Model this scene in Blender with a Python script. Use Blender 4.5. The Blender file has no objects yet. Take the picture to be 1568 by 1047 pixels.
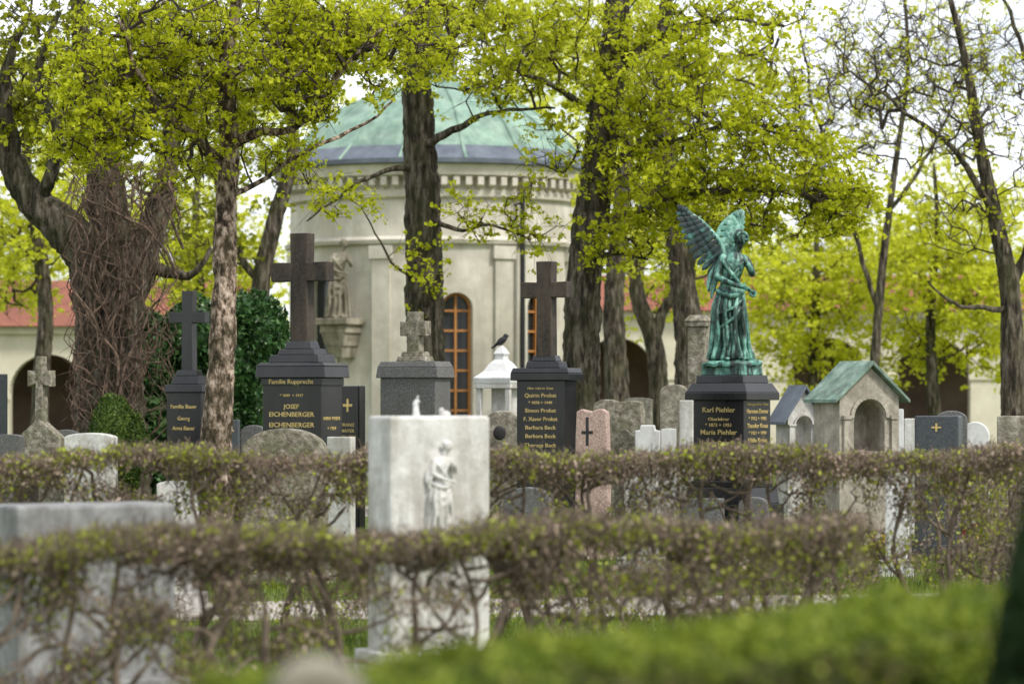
import bpy, math, random
import numpy as np
from mathutils import Vector, Matrix, noise
random.seed(3)
rng=np.random.default_rng(7)
F=4573.;CZ=1.7
def X(px,d): return (px-784)*d/F
def Z(py,d): return CZ-(py-605)*d/F
def P(px,py,d): return np.array([X(px,d),d,Z(py,d)])
C=bpy.context.scene
R=math.radians
# ---------------------------------------------------------------- materials
def nmat(name):
    m=bpy.data.materials.new(name);m.use_nodes=True
    nt=m.node_tree;nt.nodes.clear()
    return m,nt,nt.nodes,nt.links
def ramp(N,cols):
    r=N.new('ShaderNodeValToRGB');e=r.color_ramp.elements
    while len(e)<len(cols): e.new(.5)
    for i,(p,c) in enumerate(cols):
        e[i].position=p;e[i].color=(*c,1)
    return r
def mat(name,cols,scale=6,rough=.85,bump=.3,bscale=None,metal=0,stretch=(1,1,1),stain=None,stainscale=1.2,staincol=(.3,.3,.28),streak=0,spec=.3,detail=5,crease_shade=None,prange=(.46,.51),bdist=.02,srange=(.42,.68)):
    m,nt,N,L=nmat(name)
    out=N.new('ShaderNodeOutputMaterial');b=N.new('ShaderNodeBsdfPrincipled')
    L.new(b.outputs[0],out.inputs[0])
    tc=N.new('ShaderNodeTexCoord');mp=N.new('ShaderNodeMapping');mp.inputs['Scale'].default_value=stretch
    L.new(tc.outputs['Object'],mp.inputs[0])
    n=N.new('ShaderNodeTexNoise');n.inputs['Scale'].default_value=scale;n.inputs['Detail'].default_value=detail;n.inputs['Roughness'].default_value=.65
    L.new(mp.outputs[0],n.inputs['Vector'])
    r=ramp(N,cols);L.new(n.outputs['Fac'],r.inputs[0])
    col=r.outputs[0]
    if stain:
        mp2=N.new('ShaderNodeMapping');mp2.inputs['Scale'].default_value=(1,1,.25 if streak else 1)
        L.new(tc.outputs['Object'],mp2.inputs[0])
        n2=N.new('ShaderNodeTexNoise');n2.inputs['Scale'].default_value=stainscale;n2.inputs['Detail'].default_value=6;n2.inputs['Roughness'].default_value=.7
        L.new(mp2.outputs[0],n2.inputs['Vector'])
        r2=ramp(N,[(srange[0],(0,0,0)),(srange[1],(stain,)*3)]);L.new(n2.outputs['Fac'],r2.inputs[0])
        mx=N.new('ShaderNodeMix');mx.data_type='RGBA'
        L.new(r2.outputs[0],mx.inputs['Factor']);L.new(col,mx.inputs['A']);mx.inputs['B'].default_value=(*staincol,1)
        col=mx.outputs['Result']
    if crease_shade:
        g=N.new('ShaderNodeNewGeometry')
        r3=ramp(N,[(prange[0],(.95,)*3),(prange[1],(0,0,0))]);L.new(g.outputs['Pointiness'],r3.inputs[0])  # paints shade into the colour of creases, by pointiness
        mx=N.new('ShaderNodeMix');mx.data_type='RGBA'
        L.new(r3.outputs[0],mx.inputs['Factor']);L.new(col,mx.inputs['A']);mx.inputs['B'].default_value=(*crease_shade,1)
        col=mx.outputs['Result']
    L.new(col,b.inputs['Base Color'])
    b.inputs['Roughness'].default_value=rough;b.inputs['Metallic'].default_value=metal
    b.inputs['Specular IOR Level'].default_value=spec
    if bump:
        nb=N.new('ShaderNodeTexNoise');nb.inputs['Scale'].default_value=bscale or scale*3;nb.inputs['Detail'].default_value=4
        L.new(mp.outputs[0],nb.inputs['Vector'])
        bp=N.new('ShaderNodeBump');bp.inputs['Strength'].default_value=bump;bp.inputs['Distance'].default_value=bdist
        L.new(nb.outputs['Fac'],bp.inputs['Height']);L.new(bp.outputs[0],b.inputs['Normal'])
    return m
def leafmat(name,cols,trans=.45,rough=.55):
    m,nt,N,L=nmat(name)
    out=N.new('ShaderNodeOutputMaterial')
    g=N.new('ShaderNodeNewGeometry')
    r=ramp(N,cols);L.new(g.outputs['Random Per Island'],r.inputs[0])
    b=N.new('ShaderNodeBsdfPrincipled');b.inputs['Roughness'].default_value=rough;b.inputs['Specular IOR Level'].default_value=.25
    L.new(r.outputs[0],b.inputs['Base Color'])
    t=N.new('ShaderNodeBsdfTranslucent');L.new(r.outputs[0],t.inputs[0])
    mx=N.new('ShaderNodeMixShader');mx.inputs[0].default_value=trans
    L.new(b.outputs[0],mx.inputs[1]);L.new(t.outputs[0],mx.inputs[2]);L.new(mx.outputs[0],out.inputs[0])
    return m
M_black=mat('black_granite',[(.3,(.008,.008,.009)),(.6,(.016,.016,.018)),(.75,(.04,.04,.045))],scale=90,rough=.2,bump=0,spec=.5,stain=.35,stainscale=3,staincol=(.05,.046,.042),streak=1)
M_darkst=mat('weathered_dark_stone',[(.35,(.016,.013,.011)),(.65,(.052,.04,.031))],scale=25,rough=.6,bump=.3,stain=.75,stainscale=4,staincol=(.1,.078,.058),streak=1)
M_grey=mat('grey_granite',[(.35,(.06,.06,.058)),(.6,(.17,.17,.165)),(.75,(.3,.3,.29))],scale=70,rough=.6,bump=.1,stain=.5,stainscale=2.5,staincol=(.1,.095,.08),streak=1)
M_greyl=mat('pale_grey_stone',[(.35,(.2,.2,.2)),(.65,(.32,.32,.315))],scale=12,rough=.8,bump=.2,stain=.85,stainscale=6,staincol=(.11,.105,.095),streak=1)
M_greyd=mat('dark_grey_granite',[(.35,(.04,.045,.05)),(.6,(.09,.1,.11)),(.75,(.17,.18,.19))],scale=70,rough=.4,bump=.05)
M_lime=mat('limestone',[(.35,(.48,.47,.44)),(.65,(.7,.69,.66))],scale=9,rough=.85,bump=.25,stain=.85,stainscale=4,staincol=(.3,.28,.23),streak=1)
M_white=mat('white_marble',[(.3,(.6,.6,.59)),(.7,(.78,.78,.77))],scale=7,rough=.6,bump=.15,stain=.6,stainscale=4,staincol=(.38,.37,.33),streak=1)
M_sand=mat('weathered_sandstone',[(.35,(.18,.16,.12)),(.52,(.33,.3,.24)),(.68,(.48,.45,.37))],scale=12,rough=.95,bump=.6,stain=.75,stainscale=5,staincol=(.12,.11,.08))
M_statue=mat('saint_sandstone',[(.35,(.2,.175,.135)),(.65,(.42,.385,.31))],scale=5,rough=.95,bump=.3,stain=.9,stainscale=2.5,staincol=(.1,.09,.065),streak=1)
M_tomb=mat('tomb_limestone',[(.35,(.26,.235,.19)),(.65,(.46,.42,.35))],scale=9,rough=.95,bump=.4,stain=.8,stainscale=4,staincol=(.16,.145,.11),streak=1)
M_mossy=mat('lichen_stone',[(.36,(.11,.095,.075)),(.5,(.25,.22,.18)),(.66,(.42,.39,.32))],scale=16,rough=.95,bump=.7,stain=.8,stainscale=6,staincol=(.09,.1,.04))
M_pink=mat('red_granite',[(.35,(.24,.16,.13)),(.55,(.48,.35,.3)),(.7,(.6,.47,.42))],scale=60,rough=.6,bump=.1)
M_copper=mat('copper_patina_crease_shade',[(.38,(.03,.1,.078)),(.5,(.085,.25,.195)),(.63,(.25,.5,.4))],scale=9,rough=.5,bump=.15,stain=1,stainscale=8,staincol=(.01,.022,.017),streak=1,crease_shade=(.006,.014,.011),prange=(.478,.508),spec=.5,srange=(.45,.58))  # streaked patina, plus shade painted into the fold recesses
M_copperlt=mat('lit_wing_copper',[(.38,(.08,.22,.17)),(.5,(.2,.42,.34)),(.63,(.36,.58,.49))],scale=9,rough=.55,bump=.15,stain=.9,stainscale=9,staincol=(.03,.07,.055),streak=1,spec=.4,srange=(.52,.66))  # bright copy of the bronze, light on wing rim and right wing painted in
M_copperdk=mat('dark_copper_and_wing_shade',[(.38,(.006,.013,.014)),(.55,(.012,.034,.033)),(.66,(.05,.17,.145))],scale=9,rough=.4,bump=.2,spec=.5)  # dark copy: left wing's shade put in the colour; lantern's own tone
M_roofcop=mat('copper_roof',[(.35,(.19,.31,.24)),(.65,(.32,.44,.35))],scale=3,rough=.75,bump=.1,stain=.85,stainscale=2.5,staincol=(.12,.17,.145),streak=1)
M_tombroof=mat('verdigris_sheet',[(.35,(.12,.2,.16)),(.6,(.25,.34,.28)),(.7,(.36,.44,.38))],scale=8,rough=.8,bump=.2,stain=.8,stainscale=5,staincol=(.07,.085,.065))
M_lead=mat('lead_roof',[(.3,(.08,.095,.12)),(.7,(.16,.185,.22))],scale=3,rough=.55,bump=.1)
M_plaster=mat('chapel_limestone',[(.35,(.5,.465,.4)),(.65,(.66,.625,.55))],scale=2.5,rough=.9,bump=.1,stain=.8,stainscale=.9,staincol=(.36,.325,.26),streak=1)
M_cream=mat('cream_plaster',[(.3,(.62,.57,.44)),(.7,(.72,.67,.53))],scale=1.5,rough=.9,bump=.05,stain=.4,staincol=(.45,.4,.3))
M_tile=mat('red_roof_tile',[(.3,(.2,.07,.045)),(.7,(.36,.14,.09))],scale=5,rough=.85,bump=.4,stretch=(6,1,1),stain=.6,staincol=(.15,.07,.05))
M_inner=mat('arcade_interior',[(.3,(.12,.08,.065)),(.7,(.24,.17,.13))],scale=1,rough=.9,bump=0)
M_glass=mat('glass_and_door_dark',[(.3,(.01,.014,.016)),(.7,(.025,.03,.032))],scale=2,rough=.12,bump=0,spec=.6)
M_wood=mat('window_wood',[(.3,(.36,.15,.04)),(.7,(.5,.23,.08))],scale=10,rough=.6,bump=.1)
M_pipe=mat('dark_metal',[(.3,(.015,.015,.015)),(.7,(.035,.035,.035))],scale=10,rough=.5,bump=0)
M_gold=mat('gold_lettering',[(.3,(.5,.37,.13)),(.7,(.75,.58,.25))],scale=30,rough=.4,bump=0,metal=.3)
M_barkA=mat('flaky_bark',[(.4,(.02,.014,.01)),(.47,(.1,.07,.05)),(.53,(.3,.22,.165)),(.62,(.52,.42,.34))],scale=16,rough=.95,bump=1,bscale=24,stretch=(1,1,.5),stain=.7,stainscale=4,staincol=(.07,.06,.03),bdist=.06)
M_barkB=mat('furrowed_bark',[(.4,(.014,.011,.008)),(.5,(.065,.052,.038)),(.62,(.17,.145,.115))],scale=14,rough=.95,bump=1,bscale=20,stretch=(1,1,.22),stain=.6,stainscale=2.5,staincol=(.06,.065,.022),bdist=.06)
M_barkF=mat('branch_bark',[(.3,(.02,.016,.013)),(.7,(.09,.072,.055))],scale=12,rough=.95,bump=0)
M_twig=mat('hedge_twig',[(.3,(.065,.048,.036)),(.7,(.22,.17,.13))],scale=20,rough=.9,bump=.0)
M_vine=mat('vine_bark',[(.35,(.03,.02,.015)),(.65,(.19,.13,.095))],scale=9,rough=.95,bump=0)
G1=leafmat('spring_leaf',[(0,(.32,.36,.01)),(.5,(.53,.57,.018)),(1,(.7,.72,.05))],.6)
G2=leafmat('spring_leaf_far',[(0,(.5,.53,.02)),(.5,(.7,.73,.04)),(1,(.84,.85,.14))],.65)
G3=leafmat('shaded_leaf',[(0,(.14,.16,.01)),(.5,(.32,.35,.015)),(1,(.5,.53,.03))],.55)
G_ivy=leafmat('ivy_leaf',[(0,(.014,.04,.012)),(.5,(.035,.095,.022)),(1,(.1,.19,.06))],.15,.3)
G_box=leafmat('box_leaf',[(.1,(.02,.045,.008)),(.5,(.06,.11,.015)),(.9,(.13,.19,.03))],.25)
G_hg=leafmat('hedge_green_leaf',[(0,(.17,.2,.015)),(.5,(.35,.39,.04)),(1,(.55,.58,.12))],.45)
G_hb=leafmat('hedge_dry_leaf',[(0,(.14,.095,.065)),(.5,(.36,.27,.2)),(1,(.58,.46,.37))],.35,.8)
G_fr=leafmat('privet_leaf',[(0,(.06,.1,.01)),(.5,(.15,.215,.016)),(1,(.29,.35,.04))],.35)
G_fd=leafmat('privet_dark_leaf',[(0,(.03,.045,.008)),(.5,(.065,.085,.012)),(1,(.17,.15,.05))],.3)
G_thu=leafmat('thuja_leaf',[(.1,(.008,.02,.006)),(.5,(.02,.045,.012)),(.9,(.04,.08,.02))],.1)
G_grass=leafmat('grass_blade',[(.1,(.08,.13,.012)),(.5,(.16,.23,.02)),(.9,(.26,.33,.04))],.4)
# ---------------------------------------------------------------- mesh helpers
def empty(name,loc=(0,0,0)):
    e=bpy.data.objects.new(name,None);e.location=loc;C.collection.objects.link(e);return e
def link(name,me,parent=None):
    o=bpy.data.objects.new(name,me);C.collection.objects.link(o)
    if parent:
        o.parent=parent;o.matrix_parent_inverse=Matrix.Translation(-Vector(parent.location))
    return o
class MB:
    def __init__(s): s.v=[];s.f=[];s.m=[]
    def add(s,v,f,m=0):
        o=len(s.v);s.v+= [tuple(map(float,q)) for q in v];s.f+=[tuple(i+o for i in q) for q in f];s.m+=[m]*len(f)
    def box(s,x0,x1,y0,y1,z0,z1,m=0,t=1,ty=None):
        ty=t if ty is None else ty
        cx=(x0+x1)/2;cy=(y0+y1)/2;hx=(x1-x0)/2;hy=(y1-y0)/2
        v=[(cx-hx,cy-hy,z0),(cx+hx,cy-hy,z0),(cx+hx,cy+hy,z0),(cx-hx,cy+hy,z0)]
        v+=[(cx-hx*t,cy-hy*ty,z1),(cx+hx*t,cy-hy*ty,z1),(cx+hx*t,cy+hy*ty,z1),(cx-hx*t,cy+hy*ty,z1)]
        s.add(v,[(3,2,1,0),(4,5,6,7),(0,1,5,4),(1,2,6,5),(2,3,7,6),(3,0,4,7)],m)
    def prism(s,poly,y0,y1,m=0):
        n=len(poly)
        v=[(x,y0,z) for x,z in poly]+[(x,y1,z) for x,z in poly]
        f=[tuple(range(n)),tuple(range(2*n-1,n-1,-1))]+[((i+1)%n,i,i+n,(i+1)%n+n) for i in range(n)]
        s.add(v,f,m)
    def lathe(s,prof,n=24,c=(0,0),m=0,a0=0,cap=True):
        v=[];f=[]
        for r,z in prof:
            for i in range(n):
                a=a0+2*math.pi*i/n;v.append((c[0]+r*math.cos(a),c[1]+r*math.sin(a),z))
        for k in range(len(prof)-1):
            for i in range(n):
                j=(i+1)%n;f.append((k*n+i,k*n+j,(k+1)*n+j,(k+1)*n+i))
        if cap: f.append(tuple(range(n-1,-1,-1)));f.append(tuple((len(prof)-1)*n+i for i in range(n)))
        s.add(v,f,m)
    def ell(s,c,r,rot=None,n=16,k=10,m=0):
        v=[];f=[];rot=rot or Matrix.Identity(3)
        for j in range(1,k):
            ph=math.pi*j/k
            for i in range(n):
                a=2*math.pi*i/n
                v.append(Vector(c)+rot@Vector((r[0]*math.sin(ph)*math.cos(a),r[1]*math.sin(ph)*math.sin(a),-r[2]*math.cos(ph))))
        for j in range(k-2):
            for i in range(n):
                q=(i+1)%n;f.append((j*n+i,j*n+q,(j+1)*n+q,(j+1)*n+i))
        b=len(v);v.append(Vector(c)+rot@Vector((0,0,-r[2])));v.append(Vector(c)+rot@Vector((0,0,r[2])))
        for i in range(n):
            q=(i+1)%n;f.append((q,i,b));f.append(((k-2)*n+i,(k-2)*n+q,b+1))
        s.add(v,f,m)
    def tube(s,pts,rad,n=10,m=0):
        v,f=tube_arr(np.array(pts,float),np.array(rad,float),n)
        k=len(pts);f=f[:,::-1].tolist();f=[tuple(q) for q in f]
        f.append(tuple(range(n)));f.append(tuple((k-1)*n+i for i in range(n-1,-1,-1)))
        s.add(v,f,m)
    def obj(s,name,mats,Mx=None,parent=None,bevel=0,smooth=0):
        me=bpy.data.meshes.new(name);me.from_pydata(s.v,[],s.f)
        for q in mats: me.materials.append(q)
        me.polygons.foreach_set('material_index',s.m)
        if Mx is not None: me.transform(Mx)
        me.update();me.validate()
        if smooth:
            me.polygons.foreach_set('use_smooth',[True]*len(me.polygons));me.set_sharp_from_angle(angle=R(smooth))
        o=link(name,me,parent)
        if bevel:
            b=o.modifiers.new('b','BEVEL');b.width=bevel;b.segments=2;b.limit_method='ANGLE';b.angle_limit=R(40)
        return o
def tube_arr(p,r,n,rough=0,freq=6):
    k=len(p);t=np.gradient(p,axis=0);t/=np.linalg.norm(t,axis=1)[:,None]+1e-9
    ref=np.array([0.,1,0]) if abs(t[:,1]).mean()<.8 else np.array([1.,0,0])
    a=np.cross(t,ref);a/=np.linalg.norm(a,axis=1)[:,None]+1e-9
    b=np.cross(t,a)
    an=np.arange(n)*2*np.pi/n
    dirs=a[:,None,:]*np.cos(an)[None,:,None]+b[:,None,:]*np.sin(an)[None,:,None]
    rr=np.repeat(r[:,None],n,1)
    if rough:
        for i in range(k):
            for j in range(n):
                q=p[i]+dirs[i,j]*r[i]
                rr[i,j]*=1+rough*(noise.noise(Vector((q[0]*freq*2.5,q[1]*freq*2.5,q[2]*freq*.7)))+.7*noise.noise(Vector((q[0]*freq*6,q[1]*freq*6,q[2]*freq*2)))+.8*noise.noise(Vector(q*1.5)))
    v=p[:,None,:]+dirs*rr[:,:,None]
    i=np.arange(k-1)[:,None]*n;j=np.arange(n)[None,:];q=(j+1)%n
    f=np.stack([i+j,i+q,i+n+q,i+n+j],-1).reshape(-1,4)
    return v.reshape(-1,3),f
def quads(name,parts,mats,parent=None,smooth_parts=()):
    V=[];Q=[];MI=[];S=[];o=0
    for k,(v,f,m) in enumerate(parts):
        if len(v)==0: continue
        V.append(v);Q.append(f+o);MI.append(np.full(len(f),m));S.append(np.full(len(f),k in smooth_parts));o+=len(v)
    V=np.concatenate(V);Q=np.concatenate(Q);MI=np.concatenate(MI);S=np.concatenate(S)
    me=bpy.data.meshes.new(name);me.vertices.add(len(V));me.vertices.foreach_set('co',V.astype(np.float32).ravel())
    me.loops.add(len(Q)*4);me.loops.foreach_set('vertex_index',Q.astype(np.int32).ravel())
    me.polygons.add(len(Q));me.polygons.foreach_set('loop_start',np.arange(len(Q),dtype=np.int32)*4)
    for q in mats: me.materials.append(q)
    me.polygons.foreach_set('material_index',MI.astype(np.int32));me.polygons.foreach_set('use_smooth',S)
    me.update(calc_edges=True)
    return link(name,me,parent)
def leaves(c,size,up=.5,asp=.75,jit=.4):
    n=len(c)
    nr=rng.normal(size=(n,3));nr[:,2]+=up*np.sign(rng.normal(size=n)+1);nr/=np.linalg.norm(nr,axis=1)[:,None]
    a=rng.normal(size=(n,3));a-=nr*(a*nr).sum(1)[:,None];a/=np.linalg.norm(a,axis=1)[:,None]
    b=np.cross(nr,a);s=(size*rng.uniform(1-jit,1+jit,n))[:,None]
    v=np.stack([c-a*s*.5,c+b*s*.5*asp+nr*s*.12+a*s*.08,c+a*s*.5,c-b*s*.5*asp+nr*s*.12+a*s*.08],1).reshape(-1,3)
    return v,np.arange(n*4).reshape(-1,4)
def sticks(p0,p1,r0,r1,n=4):
    k=len(p0);t=p1-p0;t/=np.linalg.norm(t,axis=1)[:,None]+1e-9
    ref=np.where(np.abs(t[:,2:3])>.8,np.array([[1.,0,0]]),np.array([[0,0,1.]]))
    a=np.cross(t,ref);a/=np.linalg.norm(a,axis=1)[:,None];b=np.cross(t,a)
    an=np.arange(n)*2*np.pi/n
    d=a[:,None,:]*np.cos(an)[None,:,None]+b[:,None,:]*np.sin(an)[None,:,None]
    v=np.concatenate([p0[:,None]+d*np.reshape(r0,(-1,1,1)),p1[:,None]+d*np.reshape(r1,(-1,1,1))],1)
    j=np.arange(n);q=(j+1)%n;f=np.stack([j,q,q+n,j+n],-1)
    f=(f[None]+np.arange(k)[:,None,None]*2*n).reshape(-1,4)
    return v.reshape(-1,3),f
def resample(pts,step):
    pts=np.array(pts,float);out=[]
    n=len(pts)
    for i in range(n-1):
        p0=pts[max(i-1,0)];p1=pts[i];p2=pts[i+1];p3=pts[min(i+2,n-1)]
        k=max(1,int(np.linalg.norm((p2-p1)[:3])/step))
        for j in range(k):
            t=j/k;out.append(.5*((2*p1)+(-p0+p2)*t+(2*p0-5*p1+4*p2-p3)*t*t+(-p0+3*p1-3*p2+p3)*t**3))
    out.append(pts[-1]);return np.array(out)
# ---------------------------------------------------------------- trees
def make_tree(name,limbs,blobs,leafm,bark,leaf=.055,per=20,spread=.13,lp=1.,seed=0,twig=.005,gap=.0,rough=.12,extra=None,maxr=.05,sides=30,nfreq=.9,dens=1.):
    global rng
    rng=np.random.default_rng(seed+11);rd=random.Random(seed)
    parts=[];nodes=[];par=[];rad=[]
    for li,l in enumerate(limbs):
        q=resample([list(P(a,b,d))+[r] for a,b,d,r in l],.05 if li==0 else .1)
        if li:
            ph=rd.uniform(0,9)
            for i in range(1,len(q)):
                for c_ in range(3): q[i,c_]+=.05*noise.noise(Vector((q[i,0]*3+c_*7,ph,q[i,2]*3)))+rd.uniform(-.006,.006)
        ns=sides if q[0,3]>.07 else 10
        v,f=tube_arr(q[:,:3],np.abs(q[:,3]),ns,rough if q[0,3]>.04 else 0);parts.append((v,f,0))
        for i in range(0,len(q),2):
            nodes.append(q[i,:3]);par.append(-1);rad.append(0)
    nsm=len(parts)
    at=[]
    for (px,py,d,rx,ry,rdp,n) in blobs:
        n=int(n*dens)
        s=d/F;c=P(px,py,d);cnt=0;tries=0
        while cnt<n and tries<n*6:
            tries+=1
            w=rng.normal(size=3);w=w/np.linalg.norm(w)*rng.uniform()**.4
            p=c+w*np.array([rx*s,rdp,ry*s])
            if noise.noise(Vector(p*nfreq*2)+Vector((seed*3.1,0,0)))>gap: at.append(p);cnt+=1
    at=np.array(at);nd=np.array(nodes)
    dm=np.array([np.min(((nd-a)**2).sum(1)) for a in at]);at=at[np.argsort(dm)]
    cap=len(nodes)+len(at)*8+10;A=np.zeros((cap,3));A[:len(nodes)]=nd;k=len(nodes);k0=k
    par=np.full(cap,-1);tip=[]
    for a in at:
        df=A[:k]-a;dd=(df**2).sum(1)*(1+.9*(A[:k,2]>a[2]-.05))
        i=int(np.argmin(dd));b=A[i].copy();L=math.sqrt(((a-b)**2).sum());m=min(7,max(1,int(L/.16)))
        off=rng.normal(size=3)*L*.05;off[2]-=L*.05;pi=i
        for j in range(1,m+1):
            t=j/m;p=b+(a-b)*t+off*math.sin(math.pi*t)+(rng.normal(size=3)*.012 if j<m else 0)
            A[k]=p;par[k]=pi;pi=k;k+=1
        tip.append(k-1)
    rr=np.zeros(k)
    for i in tip: rr[i]+=twig**2.3
    for i in range(k-1,k0-1,-1):
        if rr[i]==0: rr[i]=twig**2.3
        if par[i]>=k0: rr[par[i]]+=rr[i]
    rr=np.minimum(rr**(1/2.4)*(twig**(1-2.3/2.4)),maxr)
    idx=np.arange(k0,k);pp=par[idx]
    r0=np.where(pp>=k0,rr[pp],rr[idx]*1.2)
    v,f=sticks(A[pp],A[idx],np.minimum(r0,rr[idx]*1.6),rr[idx],4);parts.append((v,f,3))
    tp_=A[np.array(tip)]
    nt_=len(tp_)*3;b0=np.repeat(tp_,3,0);dr=rng.normal(size=(nt_,3));dr[:,2]+=.2;dr/=np.linalg.norm(dr,axis=1)[:,None]
    b1=b0+dr*rng.uniform(.12,.42,nt_)[:,None]*(spread/.13)
    v,f=sticks(b0,b1,twig*.8,twig*.4,3);parts.append((v,f,3))
    cl=np.concatenate([tp_[rng.uniform(size=len(tp_))<.6],b1[rng.uniform(size=nt_)<.6],A[idx[(rr[idx]<twig*2.2)&(rng.uniform(size=len(idx))<.25)]]])
    cl=cl[rng.uniform(size=len(cl))<lp]
    if len(cl):
        sz=rng.uniform(.35,1.2,len(cl))
        c=np.repeat(cl,per,0);w=rng.normal(size=c.shape);w/=np.linalg.norm(w,axis=1)[:,None]
        w*=(rng.uniform(size=len(c))**.6)[:,None]*spread*np.repeat(sz,per)[:,None];w[:,2]*=.6
        keep=rng.uniform(size=len(c))<np.repeat(sz/1.2,per)**1.5*1.1+.15
        v,f=leaves((c+w)[keep],leaf,.8);parts.append((v,f,1))
    if extra: parts+=extra
    return quads(name,parts,[bark,leafm,M_vine,M_barkF],smooth_parts=range(nsm))
# tree A - sharp, near
make_tree('maple_tree',[
 [(318,890,28,.2),(330,760,28,.16),(331,690,28,.14),(338,560,28,.125),(344,450,28,.115),(345,350,28.1,.105),(350,260,28.2,.1),(351,190,28.2,.085),(345,100,28.3,.06),(362,0,28.4,.05),(370,-120,28.4,.03)],
 [(350,262,28.2,.05),(310,222,28,.04),(245,165,27.6,.03),(205,100,27.3,.022),(180,30,27.2,.012)],
 [(351,225,28.2,.06),(400,200,28,.045),(465,190,27.8,.035),(515,120,27.6,.03),(570,60,27.5,.02),(640,10,27.5,.012)],
 [(352,300,28.2,.03),(420,262,28.8,.022),(500,215,29.2,.02),(560,190,29.4,.015),(600,150,29.4,.01)],
 [(348,160,28.2,.05),(300,90,28.8,.035),(260,20,29.3,.025),(220,-60,29.5,.012)],
 [(350,120,28.2,.04),(420,70,28.6,.03),(470,0,28.8,.02)],
 ],[(330,60,28.2,240,105,1.3,370),(190,120,27.6,120,105,.8,190),(150,205,27.5,85,65,.6,100),(500,100,27.7,125,95,.8,210),(350,180,28.2,90,70,.7,60),(640,50,27.6,80,70,.6,80),(440,250,28.9,60,40,.5,20),(290,240,28,80,50,.5,25),(330,-90,28.2,260,70,1.4,60)],
 G1,M_barkA,leaf=.047,per=15,spread=.1,seed=1,gap=-.03,rough=.22,sides=40)
# tree B
make_tree('linden_tree',[
 [(665,830,42,.36),(657,690,42,.3),(654,560,42,.27),(650,450,42,.26),(648,300,42,.25),(642,220,42,.23),(637,100,42,.19),(640,0,42,.16),(640,-120,42,.1)],
 [(648,330,42,.05),(700,350,41.6,.03),(750,345,41.3,.02),(810,365,41,.012)],
 [(642,230,42,.07),(700,195,41.5,.05),(760,170,41.2,.03),(850,165,41,.015)],
 [(645,250,42,.06),(590,262,41.6,.035),(530,290,41.5,.025),(470,340,41.4,.012)],
 [(640,120,42,.08),(690,60,42,.05),(740,-20,42,.03)],
 [(648,430,42,.03),(600,400,41.5,.018),(560,330,41.3,.01)],
 ],[(740,50,41.7,120,70,1,110),(790,130,41.3,100,50,.8,60),(560,50,42,100,60,1,55),(640,400,41.5,40,40,.5,12),(650,440,41.5,25,15,.3,6),(735,340,41.4,60,40,.4,20),(820,330,41.2,50,60,.4,26),(640,-90,42,150,60,1.4,40),(690,20,42,90,60,1,50),(520,300,41.5,70,50,.4,22),(660,110,41.3,60,50,.5,22)],
 G1,M_barkB,leaf=.065,per=13,spread=.14,seed=2,gap=-.05,rough=.15)
# tree C : big centre-right canopy
make_tree('norway_maple_tree',[
 [(888,830,41,.34),(886,690,41,.29),(890,560,41,.255),(894,450,41,.24),(900,380,41,.23),(912,290,41,.23),(925,180,41,.22),(942,60,41,.18),(950,-80,41,.12)],
 [(905,340,41,.07),(960,330,40.6,.05),(1040,300,40.2,.04),(1130,290,39.8,.03),(1240,300,39.5,.012)],
 [(915,270,41,.1),(970,230,40.6,.06),(1040,215,40.2,.04),(1120,190,39.9,.03),(1220,200,39.7,.015)],
 [(935,120,41,.08),(1000,60,40.8,.05),(1100,30,40.5,.035),(1200,40,40.3,.02)],
 [(925,190,41,.07),(860,140,40.8,.04),(790,110,40.6,.02)],
 [(897,400,41,.05),(940,390,40.6,.03),(990,395,40.4,.015)],
 ],[(1000,110,40.5,150,90,1.3,170),(1120,170,40,130,100,1.2,170),(1060,300,40.2,140,65,1,190),(1220,250,39.8,100,80,.9,140),(1280,325,39.6,80,45,.7,80),(960,230,40.5,90,90,.9,80),(860,70,40.8,100,70,.9,80),(950,370,40.5,70,40,.6,45),(1080,30,40.5,170,60,1.4,90),(1150,355,40,80,28,.6,36),(1000,-80,40.6,220,50,1.5,30),(850,220,40.8,50,60,.5,20)],
 G1,M_barkB,leaf=.068,per=13,spread=.15,seed=3,gap=-.04,rough=.15)
make_tree('maple_tree',[
 [(1060,800,48,.3),(1056,620,48,.25),(1054,500,48,.22),(1045,420,48,.2),(1028,300,48,.17),(1015,150,48,.14),(1020,0,48,.1),(1040,-100,48,.06)],
 [(1045,430,48,.08),(1090,330,48,.06),(1150,220,47.6,.04),(1190,60,47.5,.025)],
 [(1030,330,48,.07),(980,220,48.4,.05),(930,100,48.6,.02)],
 ],[(1000,120,48.5,120,80,1.3,60),(1160,110,48,90,90,1.1,50),(1120,300,48,100,60,1,40),(1300,300,47,60,30,.8,25),(930,60,48.6,70,60,1,25)],
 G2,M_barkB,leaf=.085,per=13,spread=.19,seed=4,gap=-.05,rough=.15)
# left big tree with vines
ve=[];rv=random.Random(5)
for i in range(150):
    d=37.25+rv.uniform(-.2,.5);h0=rv.uniform(320,730);x=rv.uniform(118,225)+(60 if h0<450 and rv.random()<.4 else 0)
    ang=rv.gauss(0,.35);pts=[];r0=rv.choice([.004,.006,.008,.008,.012,.02]);y=h0
    for k in range(rv.randint(6,14)):
        pts.append(list(P(x,y,d+rv.uniform(-.05,.05)))+[r0*(1-.05*k)])
        ang+=rv.gauss(0,.35);ang*=.9
        if x>262: ang=-.4
        if x<112 : ang=.4
        x+=22*math.sin(ang);y-=22*math.cos(ang)
        if y<235: break
    if len(pts)<3: continue
    q=resample(pts,.08);v,f=tube_arr(q[:,:3],np.abs(q[:,3])+.001,5);ve.append((v,f,2))
nn_=900;pp_=np.array([P(rv.uniform(110,265),rv.uniform(250,640),37.2+rv.uniform(-.15,.5)) for _ in range(nn_)])
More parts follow.
